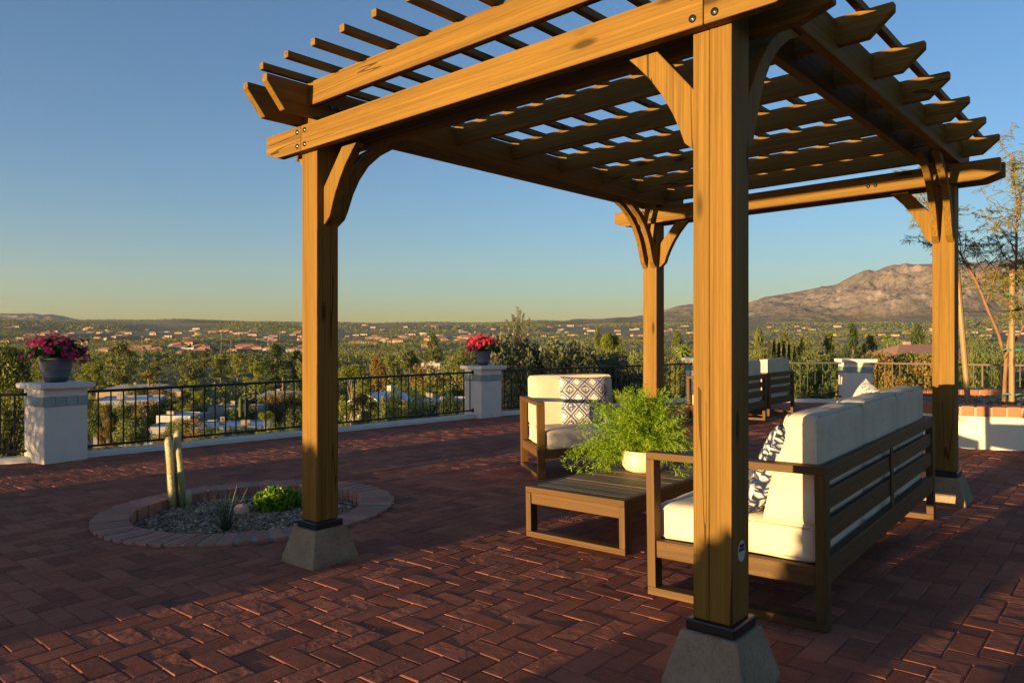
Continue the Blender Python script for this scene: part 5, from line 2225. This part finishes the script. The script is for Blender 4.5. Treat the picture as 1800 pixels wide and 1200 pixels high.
R_ = math.radians
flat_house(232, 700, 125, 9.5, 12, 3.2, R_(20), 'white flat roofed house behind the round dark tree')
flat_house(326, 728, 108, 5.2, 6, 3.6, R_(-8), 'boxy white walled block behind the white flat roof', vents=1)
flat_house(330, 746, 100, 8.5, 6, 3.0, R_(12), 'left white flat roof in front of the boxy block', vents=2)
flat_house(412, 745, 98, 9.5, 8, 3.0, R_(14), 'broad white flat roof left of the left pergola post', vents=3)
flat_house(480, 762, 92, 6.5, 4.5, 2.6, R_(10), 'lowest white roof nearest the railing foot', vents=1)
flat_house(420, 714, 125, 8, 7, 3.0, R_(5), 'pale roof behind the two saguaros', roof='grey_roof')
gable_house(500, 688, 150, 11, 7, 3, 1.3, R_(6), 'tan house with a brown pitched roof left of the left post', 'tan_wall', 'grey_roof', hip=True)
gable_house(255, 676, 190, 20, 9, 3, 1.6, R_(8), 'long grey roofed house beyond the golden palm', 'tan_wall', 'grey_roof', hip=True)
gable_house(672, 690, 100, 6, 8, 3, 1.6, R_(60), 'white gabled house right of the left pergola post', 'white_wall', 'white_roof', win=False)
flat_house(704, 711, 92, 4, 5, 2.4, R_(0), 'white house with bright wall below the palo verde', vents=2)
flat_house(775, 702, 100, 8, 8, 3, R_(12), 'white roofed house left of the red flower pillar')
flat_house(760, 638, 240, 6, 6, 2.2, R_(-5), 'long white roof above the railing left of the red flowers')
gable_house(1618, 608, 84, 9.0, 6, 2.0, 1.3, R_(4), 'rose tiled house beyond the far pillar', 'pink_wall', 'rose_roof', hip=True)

# shrubs that hide the lower walls of those houses
SCR = 'shrubs among the houses below the patio'


def screen(u0, u1, vtop, r, n, seed, mats=('mesq', 'darktree', 'mesq', 'gold')):
    rg = random.Random(seed)
    for k in range(n):
        u = u0 + (u1 - u0) * (k + .5) / n + rg.uniform(-4, 4)
        v = vtop + rg.uniform(-5, 4)
        rr = r + rg.uniform(-3, 3)
        H = CAM_H - (v - 600) / F * rr - ground_z((u - 900) / F * rr, rr)
        v -= .20 * H * F / rr
        tree_at('shrub', rg.choice(mats), u, v, max(1.6, H * rg.uniform(.75, 1.05)) * F / rr, rr, 'olive shrub crowding the walls of the houses below the patio', SCR, name='valley_shrub')


screen(195, 275, 711, 114, 5, 1)
screen(300, 352, 736, 99, 3, 2)
screen(290, 372, 757, 92, 5, 3)
screen(362, 470, 757, 88, 6, 4)
screen(395, 455, 720, 112, 4, 5)
screen(455, 545, 694, 132, 5, 6)
screen(228, 300, 684, 165, 4, 7)
screen(655, 700, 701, 92, 3, 8)
screen(676, 735, 719, 84, 4, 9)
screen(745, 812, 711, 90, 4, 10)
screen(738, 805, 644, 226, 5, 11)
screen(1520, 1660, 628, 68, 9, 13)
screen(1400, 1470, 640, 84, 4, 14)

# far houses, many and tiny
variants = []
for k, (w, ro, flat) in enumerate((('tan_wall', 'red_roof', False), ('white_wall', 'red_roof', False), ('white_wall', 'white_roof', True), ('pink_wall', 'grey_roof', True), ('tan_wall', 'white_roof', True), ('pink_wall', 'red_roof', False))):
    mb = MB()
    X, Y, h = 8, 5, 3.4
    if flat:
        mb.box((-X, -Y, -4), (X, Y, h))
        mb.box((-X + .4, -Y + .4, h + .02), (X - .4, Y - .4, h + .3))
        mb.box((-X * .3, -Y - 2.5, -4), (X * .5, -Y - .01, h - .8))
        split = 6
    else:
        mb.box((-X, -Y, -4), (X, Y, h))
        vs = [(-X - .6, -Y - .6, h + .02), (X + .6, -Y - .6, h + .02), (X + .6, Y + .6, h + .02), (-X - .6, Y + .6, h + .02), (-X * .6, 0, h + 2.2), (X * .6, 0, h + 2.2)]
        mb.add(vs, [(0, 3, 2, 1), (0, 1, 5, 4), (1, 2, 5), (2, 3, 4, 5), (3, 0, 4)])
        split = 6
    me = mb.mesh('far_house')
    me.materials.append(M[w])
    me.materials.append(M[ro])
    mi = [0] * len(me.polygons)
    for i in range(split, len(mi)):
        mi[i] = 1 if not (flat and i >= 12) else 0
    me.polygons.foreach_set('material_index', mi)
    bm = bmesh.new()
    bm.from_mesh(me)
    bmesh.ops.recalc_face_normals(bm, faces=bm.faces)
    bm.to_mesh(me)
    bm.free()
    variants.append((me, flat, w, ro))
VL = {0: 'tiny tan house with terracotta roof far across the valley', 1: 'tiny white house with terracotta roof far across the valley', 2: 'tiny flat white house far across the valley', 3: 'tiny rose walled grey roofed house far across the valley',
      4: 'tiny tan walled white roofed house far across the valley', 5: 'tiny rose walled terracotta roofed house far across the valley'}
rgh = random.Random(12)
spots = []
for _ in range(46):
    spots.append((rgh.uniform(180, 545), rgh.gauss(614, 3.5), 0))
for _ in range(52):
    spots.append((rgh.uniform(560, 840), rgh.gauss(596, 6), 0))
for _ in range(95):
    spots.append((rgh.uniform(-20, 560), rgh.uniform(573, 605), 1))
for _ in range(58):
    spots.append((rgh.uniform(560, 1220), rgh.uniform(571, 592), 1))
for _ in range(36):
    spots.append((rgh.uniform(1320, 1800), rgh.uniform(574, 590), 1))
for u, v, zone in spots:
    # walk out until the ground is at that height in the photograph
    best = None
    for r in np.geomspace(420, 7400, 260):
        x = (u - 900) / F * r
        if 600 - F * (ground_z(x, r) + 3 - CAM_H) / r < v:
            best = r
            break
    if best is None:
        continue
    x = (u - 900) / F * best
    k = rgh.choice((0, 1, 5, 0, 5, 2)) if zone == 0 else rgh.choice((0, 3, 4, 5, 1, 3))
    o = bpy.data.objects.new('distant_house', variants[k][0])
    COL.objects.link(o)
    o.location = (x, best, ground_z(x, best) + .2)
    sc = rgh.uniform(.65, 1.2) * (1 + best / 6000)
    o.scale = (sc * rgh.uniform(.9, 1.6), sc, sc * rgh.uniform(.9, 1.25))
    o.rotation_euler = (0, 0, rgh.uniform(-.6, .6))
    tag(o, VL[k], 'house', 'houses across the valley')

for u, vt, vb, r, lab in ((250, 590, 612, 620, 'utility pole left of the cactus, nearest of the far poles'), (389, 581, 604, 800, 'utility pole above the long railing'), (492, 583, 597, 1200, 'utility pole left of the left pergola post'),
                          (406, 598, 612, 780, 'short utility pole near the red roofs'), (626, 578, 588, 1500, 'far utility pole left of three on the plateau'), (658, 578, 588, 1500, 'far utility pole, middle of three on the plateau'), (686, 578, 588, 1500, 'far utility pole right of three on the plateau')):
    x = (u - 900) / F * r
    z0, z1 = CAM_H - (vb - 600) / F * r, CAM_H - (vt - 600) / F * r
    root = thing('utility_pole', lab, 'utility pole', (x, r, z0), 'utility poles in the valley')
    mb = MB()
    mb.tube([(0, 0, -8), (0, 0, z1 - z0)], [.28, .2], 8)
    mb.build('shaft', M['pole'], root)
    mb = MB()
    mb.box((-1.6, -.1, z1 - z0 - 1.0), (1.6, .1, z1 - z0 - .75))
    mb.build('crossarm', M['pole'], root)


# ------------------------------------------------------------------ planting behind the camera that shades the low light
def shade_shrub(s, t, h, w, label, n=5200, dens=1.0, base=0.0):
    """s = distance to the right of the line from the left post to the sun, t = metres from it towards the sun"""
    px = P0[0] + s * 0.651 - t * 0.759
    py = P0[1] - s * 0.759 - t * 0.651
    root = thing('garden_shrub', label, 'shrub', (px, py, gz(px, py) + base), 'garden shrubs behind the camera')
    c = clump_pts((0, 0, h * .48), (w * .5, w * .5, h * .52), int(n * dens), 2.2)
    c[:, 2] = np.clip(c[:, 2], .01, h)
    q, l = leaves(c, .07, .55)
    link('foliage', np_faces('foliage', q, l), M['darktree'], root)
    mb = MB()
    for k in range(6):
        a = k * 1.05
        mb.tube([(0, 0, 0), (w * .15 * math.cos(a), w * .15 * math.sin(a), h * .4), (w * .3 * math.cos(a), w * .3 * math.sin(a), h * .75)], [.012, .009, .004], 5)
    mb.build('stems', M['bark'], root)


SH = []
for s, t, h, w in ((-8.8, 9, 1.9, 2.0), (-7.2, 9.5, 1.7, 1.9), (-5.9, 9, 1.85, 1.6), (-5.0, 8.5, 1.75, 1.1),
                   (-3.3, 8, .60, .8), (-2.9, 7.6, .95, 1.0), (-2.1, 7.8, .37, 1.1), (-1.3, 7.5, .42, 1.0), (-.55, 7.6, .98, .95), (-.1, 7.2, .92, .55),
                   (1.95, 5.5, .34, .35), (2.35, 5.2, .74, .50), (3.2, 5.0, .76, .7), (3.9, 5.2, .80, .8), (4.6, 5.2, .74, .9), (5.6, 5.4, .6, .9)):
    SH.append((s, t, h, w))
for i, (s, t, h, w) in enumerate(SH):
    shade_shrub(s, t, h, w, 'leafy garden shrub standing behind the camera, outside the photo')


# ------------------------------------------------------------------ the air
def air():
    mb = MB()
    mb.box((-13500, -430, -130), (14500, 15200, 1480))
    m = bpy.data.materials.new('evening_air')
    m.use_nodes = True
    nt = m.node_tree
    nt.nodes.remove(nt.nodes['Principled BSDF'])
    v = nt.nodes.new('ShaderNodeVolumePrincipled')
    v.inputs['Color'].default_value = (0.80, 0.86, 0.95, 1)
    v.inputs['Density'].default_value = 0.000016
    v.inputs['Anisotropy'].default_value = 0.1
    nt.links.new(v.outputs[0], nt.nodes['Material Output'].inputs['Volume'])
    o = mb.build('haze', m)
    tag(o, kind='stuff')


air()
